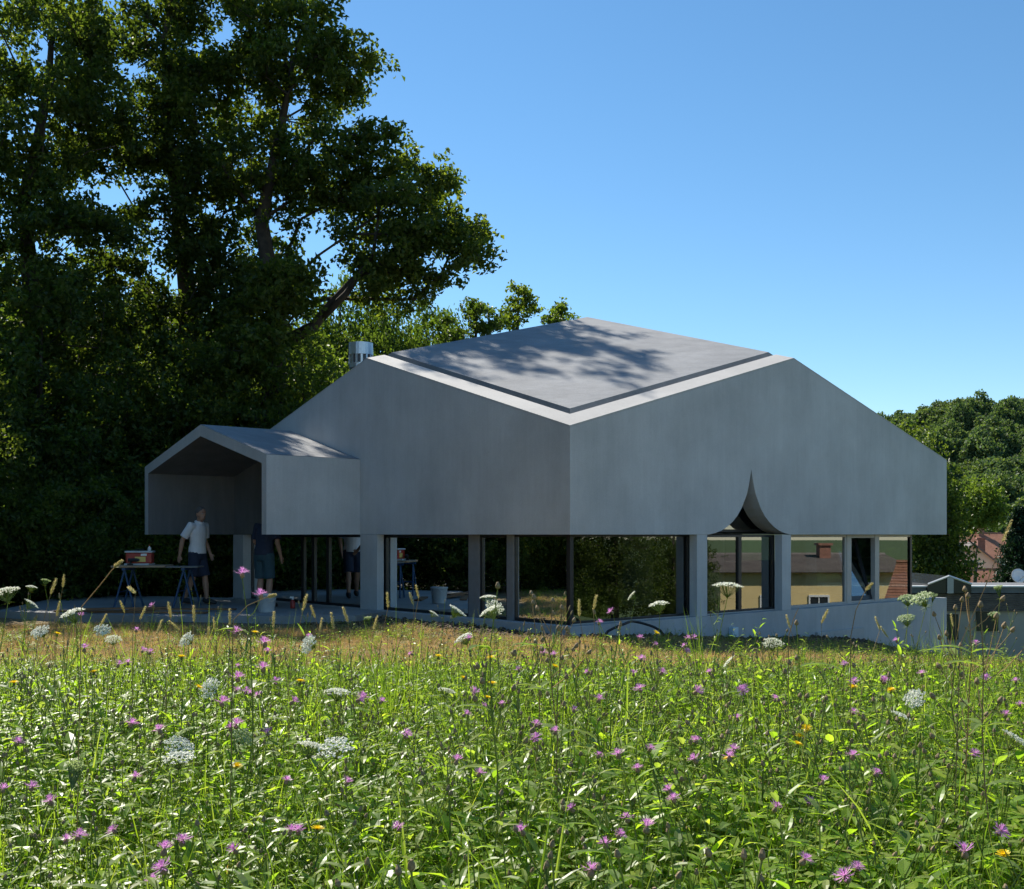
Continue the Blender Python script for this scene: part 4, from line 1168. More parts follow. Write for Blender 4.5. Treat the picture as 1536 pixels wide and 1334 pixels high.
# taller weeds that break the skyline of the meadow
nw = 190
wy = rng.uniform(3.6, 9.5, nw); wx = rng.uniform(-1, 1, nw) * (.5 * wy + .5)
wi = np.array([kinds[k_][rng.integers(len(kinds[k_]))] for k_ in rng.choice(['buds', 'herb', 'grass', 'grass', 'straw', 'broad'], nw)])
ws = np.stack([rng.uniform(.8, 1.2, nw)] * 2 + [rng.uniform(1.25, 1.9, nw)], 1)
mp = np.concatenate([mp, np.stack([wx, wy], 1)]); idx = np.concatenate([idx, wi]); scl = np.concatenate([scl, ws])
rots = np.concatenate([rots, np.stack([rng.normal(0, .1, nw), rng.normal(0, .1, nw), rng.uniform(0, 6.28, nw)], 1)])
mz = ground_z(mp[:, 0], mp[:, 1])
scatter('meadow', np.stack([mp[:, 0], mp[:, 1], mz], 1), rots, scl, idx, pieces, label='lush green meadow herbs, clover and grass with dry straw towards the house', cat='meadow')

# soil crumbs along the house: a bed of loose clods
def clods():
    r = np.random.default_rng(9); mb_v = []; mb_f = []; o = 0
    ico = [(0, 0, 1), (.9, 0, .3), (.28, .85, .3), (-.72, .53, .3), (-.72, -.53, .3), (.28, -.85, .3), (0, 0, -.6)]
    fc = [(0, 1, 2), (0, 2, 3), (0, 3, 4), (0, 4, 5), (0, 5, 1), (6, 2, 1), (6, 3, 2), (6, 4, 3), (6, 5, 4), (6, 1, 5)]
    ico = np.array(ico)
    for q in range(5200):
        if q % 3: 
            t = r.uniform(-.3, 5.2); p = P(-r.uniform(0, 1.7), t, 0)
        else:
            p = P(r.uniform(-.2, LU), -r.uniform(0.0, .9), 0)
        s = .012 + .05 * r.uniform() ** 3
        v = ico * s * r.uniform(.6, 1.3, (7, 3)); a = r.uniform(0, 6.28); c_, s_ = math.cos(a), math.sin(a)
        v = np.stack([v[:, 0] * c_ - v[:, 1] * s_, v[:, 0] * s_ + v[:, 1] * c_, v[:, 2] * .7], 1)
        mb_v.append(v + np.array([p.x, p.y, gz(p.x, p.y) + s * .2])); mb_f.append(np.array(fc) + o); o += 7
    return np_mesh('soil_clods', np.concatenate(mb_v), np.concatenate(mb_f), plain('soil', (0.12, 0.085, 0.055), .95, 0, .4, 5))
tag(link('soil_clods', clods()), 'loose brown soil clods along the foot of the house', 'soil', kind='stuff')

# ------------------------------------------------------------------ flowers
def unit_stem(seed, r0=.0015, r1=.0010, n=4, bow=.05, mat='stem'):
    r = random.Random(seed); mb = MB(); a = r.uniform(0, 6.28)
    pts = [Vector((math.cos(a) * bow * math.sin(math.pi * q / 5), math.sin(a) * bow * math.sin(math.pi * q / 5), q / 5)) for q in range(6)]
    mb.tube(pts, [r0 + (r1 - r0) * q / 5 for q in range(6)], n, cap=False)
    return mb.mesh('stem', M[mat])
STEMS = [unit_stem(i) for i in range(4)]; STEMS_DRY = [unit_stem(i + 9, .0016, .001, 4, .08, 'stem_dry') for i in range(3)]
def leaf_mesh(seed, L=.08, w=.25, mat='herb_dark'):
    r = random.Random(seed); mb = MB(); add_leaf(mb, (0, 0, 0), (1, 0, .6), (0, 0, 1), L, L * w, .8, r, 3); return mb.mesh('leaf', M[mat])
LEAVES = [leaf_mesh(i, .07 + .012 * i) for i in range(4)]

def knap_head(seed, open_=1.0):
    r = random.Random(seed)
    mb = MB(); add_bud(mb, (0, 0, 0), (0, 0, 1), .017, .0075, 0, 8); bud = mb.mesh('bud', M['bud'], True)
    mb = MB()
    for q in range(30):
        a = q * 2.399; el = (.1 if q < 16 else .85) + r.gauss(0, .16) + (1 - open_) * .7; L = (.020 if q < 16 else .014) * r.uniform(.8, 1.15)
        d = Vector((math.cos(a) * math.cos(el), math.sin(a) * math.cos(el), math.sin(el)))
        b0 = Vector((0, 0, .015)) + d * .002
        sd = d.cross(Vector((0, 0, 1))); sd.normalize(); e = b0 + d * L * .6
        mb.add([b0 - sd * .0006, b0 + sd * .0006, e + sd * .0011, e - sd * .0011], [(0, 1, 2, 3)])
        for k in (-1, 0, 1):                                       # three lobes at the tip
            tpt = e + d * L * .45 + sd * k * .0034 + Vector((0, 0, .002 * abs(k)))
            mb.add([e - sd * .0011, e + sd * .0011, tpt], [(0, 1, 2)])
    return bud, mb.mesh('petals', M['petal_pink'])
KNAP = [knap_head(i, o) for i, o in ((1, 1.0), (2, 1.0), (3, .75), (4, .35))]

def umbel_head(seed, rad=.037, dome=.3, mat='petal_white', closed=False):
    r = random.Random(seed); rays = MB(); fl = MB()
    nb = 34
    for q in range(nb):
        rr = rad * math.sqrt((q + .5) / nb); a = q * 2.399 + r.gauss(0, .1)
        z = .03 + (rad * dome * (1 - (rr / rad) ** 2) if not closed else rad * (.4 + .9 * (rr / rad) ** 2))
        k_ = 1.0 if not closed else .75
        e = Vector((math.cos(a) * rr * k_, math.sin(a) * rr * k_, z))
        rays.tube([(0, 0, 0), e * .6 + Vector((0, 0, -.002)), e], .0006, 3, cap=False)
        for k in range(13):
            b2_ = r.uniform(0, 6.28); q2 = .0068 * math.sqrt(r.random()); c = e + Vector((math.cos(b2_) * q2, math.sin(b2_) * q2, r.uniform(0, .004)))
            s = r.uniform(.0018, .0030); t1 = Vector((r.gauss(0, 1), r.gauss(0, 1), r.gauss(0, .4))).normalized() * s; t2 = t1.cross(Vector((r.gauss(0, .3), r.gauss(0, .3), 1))).normalized() * s
            fl.add([c - t1, c - t2, c + t1, c + t2], [(0, 1, 2, 3)])
    for q in range(8):                                             # feathery bracts
        a = q * .785; d = Vector((math.cos(a), math.sin(a), .1))
        add_leaf(rays, (0, 0, 0), d, (0, 0, 1), .022, .002, .3, r, 1)
    return rays.mesh('rays', M['stem']), fl.mesh('umbel', M[mat])
UMB = [umbel_head(1), umbel_head(2, .034, .15), umbel_head(3, .04, .25)]
UMBG = [umbel_head(5, .024, .5, 'petal_green', True), umbel_head(6, .03, .3, 'petal_green')]

def hawk_head(seed):
    r = random.Random(seed); mb = MB(); add_bud(mb, (0, 0, 0), (0, 0, 1), .010, .005, 0, 7); bud = mb.mesh('bud', M['stem'], True)
    mb = MB()
    for q in range(44):
        a = q * 2.399; f = q / 44; L = .017 * (1 - .55 * f); el = .15 + .9 * f; d = Vector((math.cos(a) * math.cos(el), math.sin(a) * math.cos(el), math.sin(el)))
        sd = Vector((-math.sin(a), math.cos(a), 0)); b0 = Vector((0, 0, .009)); e = b0 + d * L
        mb.add([b0 - sd * .0008, b0 + sd * .0008, e + sd * .0019, e - sd * .0019], [(0, 1, 2, 3)])
    return bud, mb.mesh('petals', M['petal_yellow'])
HAWK = [hawk_head(1), hawk_head(2)]

def spike_head(seed, L=.045, rad=.006):
    r = random.Random(seed); mb = MB()
    for q in range(110):
        f = r.random(); a = r.uniform(0, 6.28); rr = rad * .45 * math.sin(math.pi * min(1, f * .9 + .1)) ** .5
        b0 = Vector((math.cos(a) * rr, math.sin(a) * rr, f * L)); d = Vector((math.cos(a), math.sin(a), 1.1)).normalized()
        sd = d.cross(Vector((0, 0, 1))).normalized(); e = b0 + d * rad * r.uniform(.7, 1.3)
        mb.add([b0 - sd * .0009, b0 + sd * .0009, e], [(0, 1, 2)])
    mb.tube([(0, 0, 0), (0, 0, L * .5), (0, 0, L)], [rad * .35, rad * .55, rad * .1], 5)
    return mb.mesh('spike', M['spike'])
SPIKE = [spike_head(i) for i in range(3)]

def plant(kind, px, py, d, label, cat, group, stems, heads, hnames, tilt=0.25, leaves=3, r=random, hscale=1.0, lean=None):
    """one flowering plant whose head stands at the pixel's direction at distance d"""
    hp_ = pix(px, py, d)
    ln = lean if lean is not None else (r.gauss(0, .05), r.gauss(0, .05))
    gx_, gy_ = hp_.x - ln[0], hp_.y - ln[1]
    g0 = gz(gx_, gy_) - .01
    h = hp_.z - g0
    if h < .08: h = .08
    root = empty(kind, (gx_, gy_, g0)); tag(root, label, cat, group)
    dv = Vector((ln[0], ln[1], h)); st = link('stem', r.choice(stems), root)
    q = Vector((0, 0, 1)).rotation_difference(dv.normalized())
    st.rotation_mode = 'QUATERNION'; st.rotation_quaternion = q @ Euler((0, 0, r.uniform(0, 6.28))).to_quaternion(); st.scale = (1, 1, dv.length)
    hd = r.choice(heads); rot = Euler((r.gauss(0, tilt), r.gauss(0, tilt), r.uniform(0, 6.28)))
    first = None
    if not isinstance(hd, tuple): hd = (hd,)
    for nm, me in zip(hnames, hd):
        o = link(nm, me, root if first is None else first)
        if first is None:
            first = o; o.location = dv; o.rotation_euler = rot; o.scale = (hscale,) * 3
    for k in range(leaves):
        f = r.uniform(.25, .85); lf = link('leaf', r.choice(LEAVES), root); lf.location = dv * f; lf.rotation_euler = (0, 0, r.uniform(0, 6.28)); s = r.uniform(.6, 1.0) * (1.15 - .5 * f); lf.scale = (s, s, s)
    return root

rp = random.Random(3)
knaps = [(126,979),(192,999),(176,1002),(224,983),(204,949),(121,927),(231,911),(359,1003),(380,1032),(389,1047),(377,1044),(352,1040),(414,1027),(435,1057),(195,1093),(242,1102),(346,1098),(403,1105),(78,1209),(4,1190),(46,1187),(201,1173),(174,1250),(115,1262),(98,1267),(245,1285),(273,1270),(355,1281),(249,1311),(428,1177),(518,1179),(434,1254),(448,1253),(231,1331),
    (619,983),(703,962),(534,1053),(710,1044),(723,1061),(694,1076),(753,1061),(832,987),(816,984),(886,1011),(950,1015),(990,1013),(962,1039),(897,1055),(860,1070),(832,1103),(802,1113),(929,1139),(717,1166),(957,1160),(861,1219),(600,1247),(786,1254),(926,1258),(909,1274),(942,1235),(969,1251),(886,1317),(1012,1205),(1008,1192),(920,921),(898,938),
    (1044,1116),(1107,1083),(1066,1013),(1115,1038),(1266,1000),(1279,1073),(1279,1141),(1233,1178),(1212,1209),(1161,1219),(1201,1298),(1286,1307),(1274,1324),(1448,1288),(1496,1252),(1508,1077),(1530,1061),(1384,1016),(1029,979),(1041,1042),(1039,960),(1464,968),(1460,1136)]
knaps += [(rp.uniform(5, 1531), 958 + 210 * rp.random() ** 1.5) for q in range(28)]
for x, y in knaps:
    wpx = 15 + (y - 940) * .052 + rp.uniform(-2, 3)
    d = 1692 * .042 / max(wpx, 11)
    hi = rp.random()
    plant('knapweed', x, y, d, 'pink knapweed flower on a thin stem in the meadow', 'flower', 'pink knapweed in the meadow', STEMS, KNAP[:3] if hi < .85 else KNAP[3:], ('bud', 'petals'), .35, 3, rp, rp.uniform(.65, .95))
carrots = [(46,888,17),(12,904,40),(41,913,22),(114,935,38),(66,956,30),(155,952,26),(170,968,24),(288,966,28),(473,971,34),(325,1038,36),(505,1053,36),(263,1134,44),(268,1155,46),(462,1139,46),(505,1139,50),(231,1206,34),
    (679,927,32),(647,926,16),(733,906,24),(738,919,28),(742,929,34),(701,968,30),(667,1048,30),(953,898,18),(990,919,30),(1091,897,42),(1158,977,32),(1377,1055,36),(1346,1086,34),(1311,1127,26),(1513,1126,46),(1101,1000,24)]
for x, y, wpx in carrots:
    plant('wild_carrot', x, y, 1692 * .078 / wpx, 'wild carrot with a flat white flower umbel', 'flower', 'white wild carrot umbels', STEMS, UMB, ('rays', 'umbel'), .42, 2, rp)
for x, y, wpx in ((67,878,13),(284,1116,32),(357,1116,30),(107,1187,40),(555,941,15),(1362,910,24),(1389,911,30),(1361,940,24),(1398,905,14),(1500,898,18),(1492,930,16)):
    plant('wild_carrot', x, y, 1692 * .058 / wpx, 'wild carrot gone to seed with a closed green umbel', 'flower', 'green wild carrot seed heads', STEMS, UMBG, ('rays', 'umbel'), .3, 2, rp)
hawks = [(21,1029),(141,1013),(85,955),(272,990),(295,1035),(382,953),(450,1027),(353,1154),(475,1250),(657,989),(694,1022),(736,991),(738,1030),(730,1052),(982,953),(830,1004),(1279,1035),(1337,1040),(1199,1110),(1194,1121),(1210,1096),(1506,1288),(1094,1144)]
for x, y in hawks:
    d = 1692 * .034 / (14 + (y - 950) * .03)
    plant('hawkbit', x, y, d, 'small yellow hawkbit flower among the meadow herbs', 'flower', 'yellow hawkbit in the meadow', STEMS, HAWK, ('bud', 'petals'), .3, 0, rp)
foxt = [(256,926),(210,929),(187,919),(291,933),(322,945),(454,917),(473,927),(501,943),(85,924),(76,891),(94,881),(203,890),(628,897),(620,907),(582,911),(522,933),(890,916),(869,924),(1320,945),(1332,956),(270,945),(345,938),(150,940),(410,942),(560,945),(1185,942),(1232,935),(1430,940),(480,948),(235,952),(312,958)]
for x, y in foxt:
    plant('foxtail_grass', x, y, rp.uniform(3.6, 5.2), 'foxtail grass with a pale bristly spike above the meadow', 'grass', 'foxtail spikes along the meadow skyline', STEMS_DRY, SPIKE, ('spike',), .3, 0, rp, 1.25)

# tall single stalks that stand out against the house and the trees
def stalk(pts, d, label, head=True):
    b0 = pix(*pts[0], d); g0 = gz(b0.x, b0.y)
    root = empty('grass_stalk', (b0.x, b0.y, g0)); tag(root, label, 'grass')
    o0 = Vector((b0.x, b0.y, g0))
    P_ = [Vector((0, 0, 0))] + [pix(x, y, d) - o0 for x, y in pts]
    mb = MB(); P_[0] = P_[0] + (P_[1] - P_[2]) * .35; P_[0].z = 0
    mb.tube(P_, [.0011] * (len(P_) - 1) + [.0006], 4); mb.build('stem', M['stem_dry'], root)
    if head:
        r = random.Random(int(pts[-1][0])); mb = MB(); A, B = P_[-2].lerp(P_[-1], .2), P_[-1]
        ax = (B - A).normalized()
        for q in range(160):
            f = r.random(); p = A.lerp(B, f); a = rdir(r, r.uniform(-.6, .9)); dd = (ax * 1.3 + a).normalized(); L = .010 * (1.1 - .5 * f)
            add_leaf(mb, p, dd, a, L, .0026, .1, r, 1)
        mb.build('seed_head', M['spike'], root)
stalk([(122, 911), (150, 878), (168, 855), (182, 842)], 2.6, 'tall arching grass stalk with a feathery seed head in front of the work table')
stalk([(1440, 968), (1478, 880), (1500, 822), (1517, 782)], 2.8, 'very tall dry grass stalk rising past the village roofs')
stalk([(1276, 956), (1284, 915), (1296, 890), (1308, 876)], 2.8, 'dry grass stalk bowed in front of the tilted window', True)
stalk([(1183, 955), (1190, 930), (1198, 912)], 3.0, 'short dry stalk in front of the plinth beside the ogee opening', False)
stalk([(350, 930), (372, 908), (398, 897), (412, 893)], 2.6, 'arching pale grass stalk in front of the bucket')

def dry_herb(px, ytop, ybase, d, label, seed, heads='bud', spread=.16):
    """branched herb with brown seed heads"""
    r = random.Random(seed); b0 = pix(px, ybase, d); g0 = gz(b0.x, b0.y); top = pix(px, ytop, d).z - g0
    root = empty('branching_herb', (b0.x, b0.y, g0)); tag(root, label, 'plant')
    pts = [Vector((r.gauss(0, .01), r.gauss(0, .01), top * q / 6)) for q in range(7)]
    mb = MB(); mb.tube(pts, [.0024 - .0002 * q for q in range(7)], 4); mb.build('stem', M['stem_dry'] if heads == 'bud' else M['stem'], root)
    tips = [(pts[-1], Vector((0, 0, 1)))]
    for k in range(7):
        f = r.uniform(.45, .95) * 6; i = min(int(f), 5); p = pts[i].lerp(pts[i + 1], f - i); e = p + rdir(r, r.uniform(.7, 1.2)) * r.uniform(.4, 1) * spread
        mb = MB(); mb.tube([p, (p + e) / 2 + Vector((0, 0, -.01)), e], [.0014, .0012, .001], 3); mb.build('branch', M['stem_dry'] if heads == 'bud' else M['stem'], root)
        tips.append((e, (e - p)))
    for p, dd in tips:
        mb = MB(); add_bud(mb, p, dd + Vector((0, 0, .05)), .016, .0065, 0, 7); mb.build('seed_head', M['bud'], root, smooth=True)
        if heads == 'pink':
            o = link('petals', KNAP[2][1], root); o.location = Vector(p) - Vector((0, 0, .002))
    for k in range(6):
        lf = link('leaf', r.choice(LEAVES), root); lf.location = pts[r.randint(1, 5)]; lf.rotation_euler = (0, 0, r.uniform(0, 6.28))
dry_herb(1452, 898, 965, 2.9, 'branching dry herb with brown seed heads beside the end of the plinth', 1)
dry_herb(1478, 912, 965, 2.6, 'bushy brown herb just beyond the end of the plinth', 2)
dry_herb(1428, 915, 965, 3.2, 'thin branching herb at the end of the plinth', 3)
dry_herb(828, 905, 950, 3.2, 'dry herb with brown heads in front of the glazed house corner', 4)
dry_herb(803, 908, 950, 3.4, 'small dry herb left of the glazed house corner', 5, spread=.08)
dry_herb(843, 915, 950, 3.4, 'low dry herb right beside the glazed house corner', 6, spread=.08)
dry_herb(372, 868, 940, 2.9, 'leafy herb with small pink heads in front of the porch column', 7, 'pink', .13)
dry_herb(742, 884, 945, 2.6, 'tall herb with fine branches in front of the narrow window', 8, 'green')
dry_herb(1195, 938, 965, 3.2, 'small green herb at the foot of the plinth under the long window', 9, 'green', .1)

# ------------------------------------------------------------------ things on the terrace
M['blue_paint'] = plain('blue_trestle', (0.025, 0.07, 0.15), 0.5, 0.2, 0.15)
M['ply'] = plain('plywood', (0.34, 0.24, 0.15), 0.8, 0, 0.2, 6)
M['red'] = plain('red_plastic', (0.36, 0.035, 0.022), 0.45, 0, 0.1)
M['yellow'] = plain('yellow_sticker', (0.75, 0.55, 0.15), 0.6, 0, 0.05)
M['grey_plastic'] = plain('grey_plastic', (0.50, 0.52, 0.52), 0.5, 0, 0.06)
M['black_rubber'] = plain('black_rubber', (0.015, 0.015, 0.016), 0.55, 0, 0.1)
tb = Vector((-6.2, 19.75, 0))
t = empty('work_table', tb, R(4)); tag(t, 'work table of a wooden board on blue trestles beside the porch', 'table')
mb = MB(); mb.box((-.72, -.32, .70), (.2, .32, .735)); mb.build('board', M['ply'], t, bevel=.004)
mb = MB(); mb.box((.2, -.28, .695), (.74, .28, .715)); mb.build('board', plain('grey_board', (.2, .19, .17), .8), t, bevel=.004)
for sx in (-.5, .5):
    tr_ = empty('trestle', (sx, 0, 0)); tr_.parent = t
    mb = MB(); mb.box((-.03, -.33, .65), (.03, .33, .694)); mb.build('beam', M['blue_paint'], tr_)
    for sy in (-1, 1):
        for e in (-1, 1):
            mb = MB(); mb.tube([(0, sy * .27, .66), (e * .17, sy * .31, 0.0)], .018, 6); mb.build('leg', M['blue_paint'], tr_)
    mb = MB(); mb.tube([(-.1, -.29, .28), (-.1, .29, .28)], .012, 5); mb.tube([(.1, -.29, .28), (.1, .29, .28)], .012, 5); mb.build('brace', M['blue_paint'], tr_)
t = empty('tool_case', tb + Vector((-.33, .05, .762)), R(8)); tag(t, 'red tool case with a pale lid and yellow sticker on the work table', 'tool case')
mb = MB(); mb.box((-.22, -.14, 0), (.22, .14, .19)); mb.build('case', M['red'], t, bevel=.02)
mb = MB(); mb.box((-.235, -.155, .19), (.235, .155, .22)); mb.build('lid', M['grey_plastic'], t, bevel=.008)
mb = MB(); mb.box((-.06, -.146, .03), (.12, -.141, .12)); mb.build('sticker', M['yellow'], t)
mb = MB(); mb.box((.04, -.148, .135), (.14, -.141, .175)); mb.build('sticker', M['white'], t)
mb = MB(); mb.tube([(-.07, 0, .22), (-.07, 0, .25), (.07, 0, .25), (.07, 0, .22)], .008, 5); mb.build('handle', M['black_rubber'], t)
mb = MB(); mb.box((-.2, -.13, 0), (.2, .2, .012)); mb.box((-.2, -.142, 0), (.2, -.13, .03)); mb.box((-.2, .2, 0), (.2, .212, .03)); mb.box((-.212, -.142, 0), (-.2, .212, .03)); mb.box((.2, -.142, 0), (.212, .212, .03))
o = mb.build('tray', M['grey_plastic']); o.location = tb + Vector((-.33, .0, .737)); tag(o, 'shallow pale plastic tray under the red tool case', 'tray')
t = empty('glove_pair', tb + Vector((-.36, -.2, .737))); tag(t, 'small dark drill lying in front of the tool case', 'drill'); t.name = 'drill'
mb = MB(); mb.tube([(-.09, 0, .09), (.05, 0, .09), (.1, 0, .09)], [.03, .032, .018], 8); mb.build('body', M['black_rubber'], t)
mb = MB(); mb.tube([(-.04, 0, .07), (-.06, 0, .02)], .018, 6); mb.box((-.1, -.03, 0), (-.02, .03, .028)); mb.build('grip', M['black_rubber'], t)
t = empty('glue_bottle', tb + Vector((-.18, .1, .985))); tag(t, 'small white bottle standing on the lid of the tool case', 'bottle')
mb = MB(); mb.lathe([(0, 0), (.03, 0), (.03, .05), (.012, .07), (.012, .08), (0, .08)], 10); mb.build('body', M['white'], t, smooth=True)
mb = MB(); mb.lathe([(.013, .08), (.005, .11), (0, .11)], 8); mb.build('cap', M['red'], t)

bp = pix(400, 918, 18.45); bp.z = 0
t = empty('bucket', bp); tag(t, 'pale grey plastic bucket at the edge of the terrace', 'bucket')
mb = MB(); mb.lathe([(0, 0), (.125, 0), (.128, .01), (.155, .27), (.165, .275), (.165, .30), (.152, .30), (.124, .02), (0, .02)], 24); mb.build('body', M['grey_plastic'], t, smooth=True)
mb = MB(); mb.tube([Vector((.165 * math.cos(a), -.17 * math.sin(a) * .7 - .02, .27 - .12 * math.sin(a))) for a in [math.pi * q / 10 for q in range(11)]], .004, 5); mb.build('handle', M['metal'], t)
bp = pix(439, 905, 19.4); bp.z = 0
t = empty('spray_bottle', bp); tag(t, 'small red and white spray bottle under the porch', 'bottle')
mb = MB(); mb.lathe([(0, 0), (.04, 0), (.042, .02), (.042, .11), (.018, .15), (0, .15)], 12); mb.build('body', M['red'], t, smooth=True)
mb = MB(); mb.lathe([(.019, .15), (.019, .18), (0, .18)], 10); mb.box((-.045, -.012, .175), (.02, .012, .205)); mb.build('spray_head', M['white'], t)
M['board'] = plain('wet_board', (0.22, 0.11, 0.05), 0.7, 0, 0.3, 4)
for i, (x, y, rz, L, z) in enumerate(((-6.7, 18.55, .05, 1.6, 0), (-5.9, 18.25, -.12, 2.0, 0), (-5.5, 18.5, .2, 1.5, .028), (-6.3, 18.35, .3, 1.3, .056), (-5.2, 19.0, -.05, 1.1, 0))):
    mb = MB(); mb.box((-L / 2, -.07, 0), (L / 2, .07, .026)); o = mb.build('wooden_board', M['board'], bevel=.004); o.location = (x, y, z + .001); o.rotation_euler = (0, 0, rz)
    tag(o, ('brown board lying flat at the outer end of the terrace boards', 'longest brown board, lying along the terrace edge', 'brown board resting slantwise on top of the longest board', 'short brown board on top of the pile, turned towards the table', 'single brown board lying near the feet of the walking person')[i], 'board', 'boards on the terrace')
mb = MB(); pts = []
for q in range(17):
    f = q / 16; s = .05 + 1.25 * f; pts.append(P(s, -.55 - .1 * math.sin(f * 7), 0) + Vector((0, 0, gz(*P(s, -.6, 0).xy) + .0 + .24 * math.sqrt(max(0, 1 - (2 * f - 1) ** 2)))))
mb.tube(pts, .018, 8); o = mb.build('hose', M['black_rubber'], smooth=True); tag(o, 'black hose bowed out of the soil at the house corner', 'hose')

# ------------------------------------------------------------------ people
M['skin'] = plain('skin', (0.38, 0.21, 0.14), 0.55, 0, 0.08, 20)
M['hair'] = plain('short_grey_hair', (0.10, 0.09, 0.085), 0.8, 0, 0.3, 80)
M['hair_dark'] = plain('dark_hair', (0.03, 0.022, 0.018), 0.7, 0, 0.3, 80)
M['shirt'] = plain('white_polo', (0.72, 0.72, 0.74), 0.85, 0, 0.05, 10)
M['navy'] = plain('navy_cloth', (0.02, 0.028, 0.055), 0.85, 0, 0.15, 10)
M['teal'] = plain('dark_teal_cloth', (0.03, 0.07, 0.09), 0.85, 0, 0.15, 10)
M['shoe'] = plain('dark_shoe', (0.03, 0.03, 0.032), 0.6, 0, 0.2, 20)

def blob(mb, c, r, n=10, m=8):
    c = Vector(c); prof = []
    vs = []; fs = []
    for j in range(m + 1):
        th = math.pi * j / m
        for k in range(n):
            a = 2 * math.pi * k / n
            vs.append(c + Vector((r[0] * math.sin(th) * math.cos(a), r[1] * math.sin(th) * math.sin(a), r[2] * math.cos(th))))
    for j in range(m):
        for k in range(n): fs.append((j*n+k, (j+1)*n+k, (j+1)*n+(k+1) % n, j*n+(k+1) % n))
    mb.add(vs, fs)

def fuse(mb, name, mat, parent, voxel):
    """one continuous skin over all the shapes in mb"""
    me = mb.mesh(name + '_raw', mat); o = bpy.data.objects.new(name + '_raw', me); col.objects.link(o)
    bm = bmesh.new(); bm.from_mesh(me); bmesh.ops.recalc_face_normals(bm, faces=bm.faces); bm.to_mesh(me); bm.free()
    md = o.modifiers.new('r', 'REMESH'); md.mode = 'VOXEL'; md.voxel_size = voxel; md.use_smooth_shade = True
    sm = o.modifiers.new('s', 'SMOOTH'); sm.factor = .5; sm.iterations = 3
    dg = bpy.context.evaluated_depsgraph_get(); out = bpy.data.meshes.new_from_object(o.evaluated_get(dg), depsgraph=dg)
    out.name = name; out.materials.clear(); out.materials.append(mat)
    bpy.data.objects.remove(o); return link(name, out, parent)

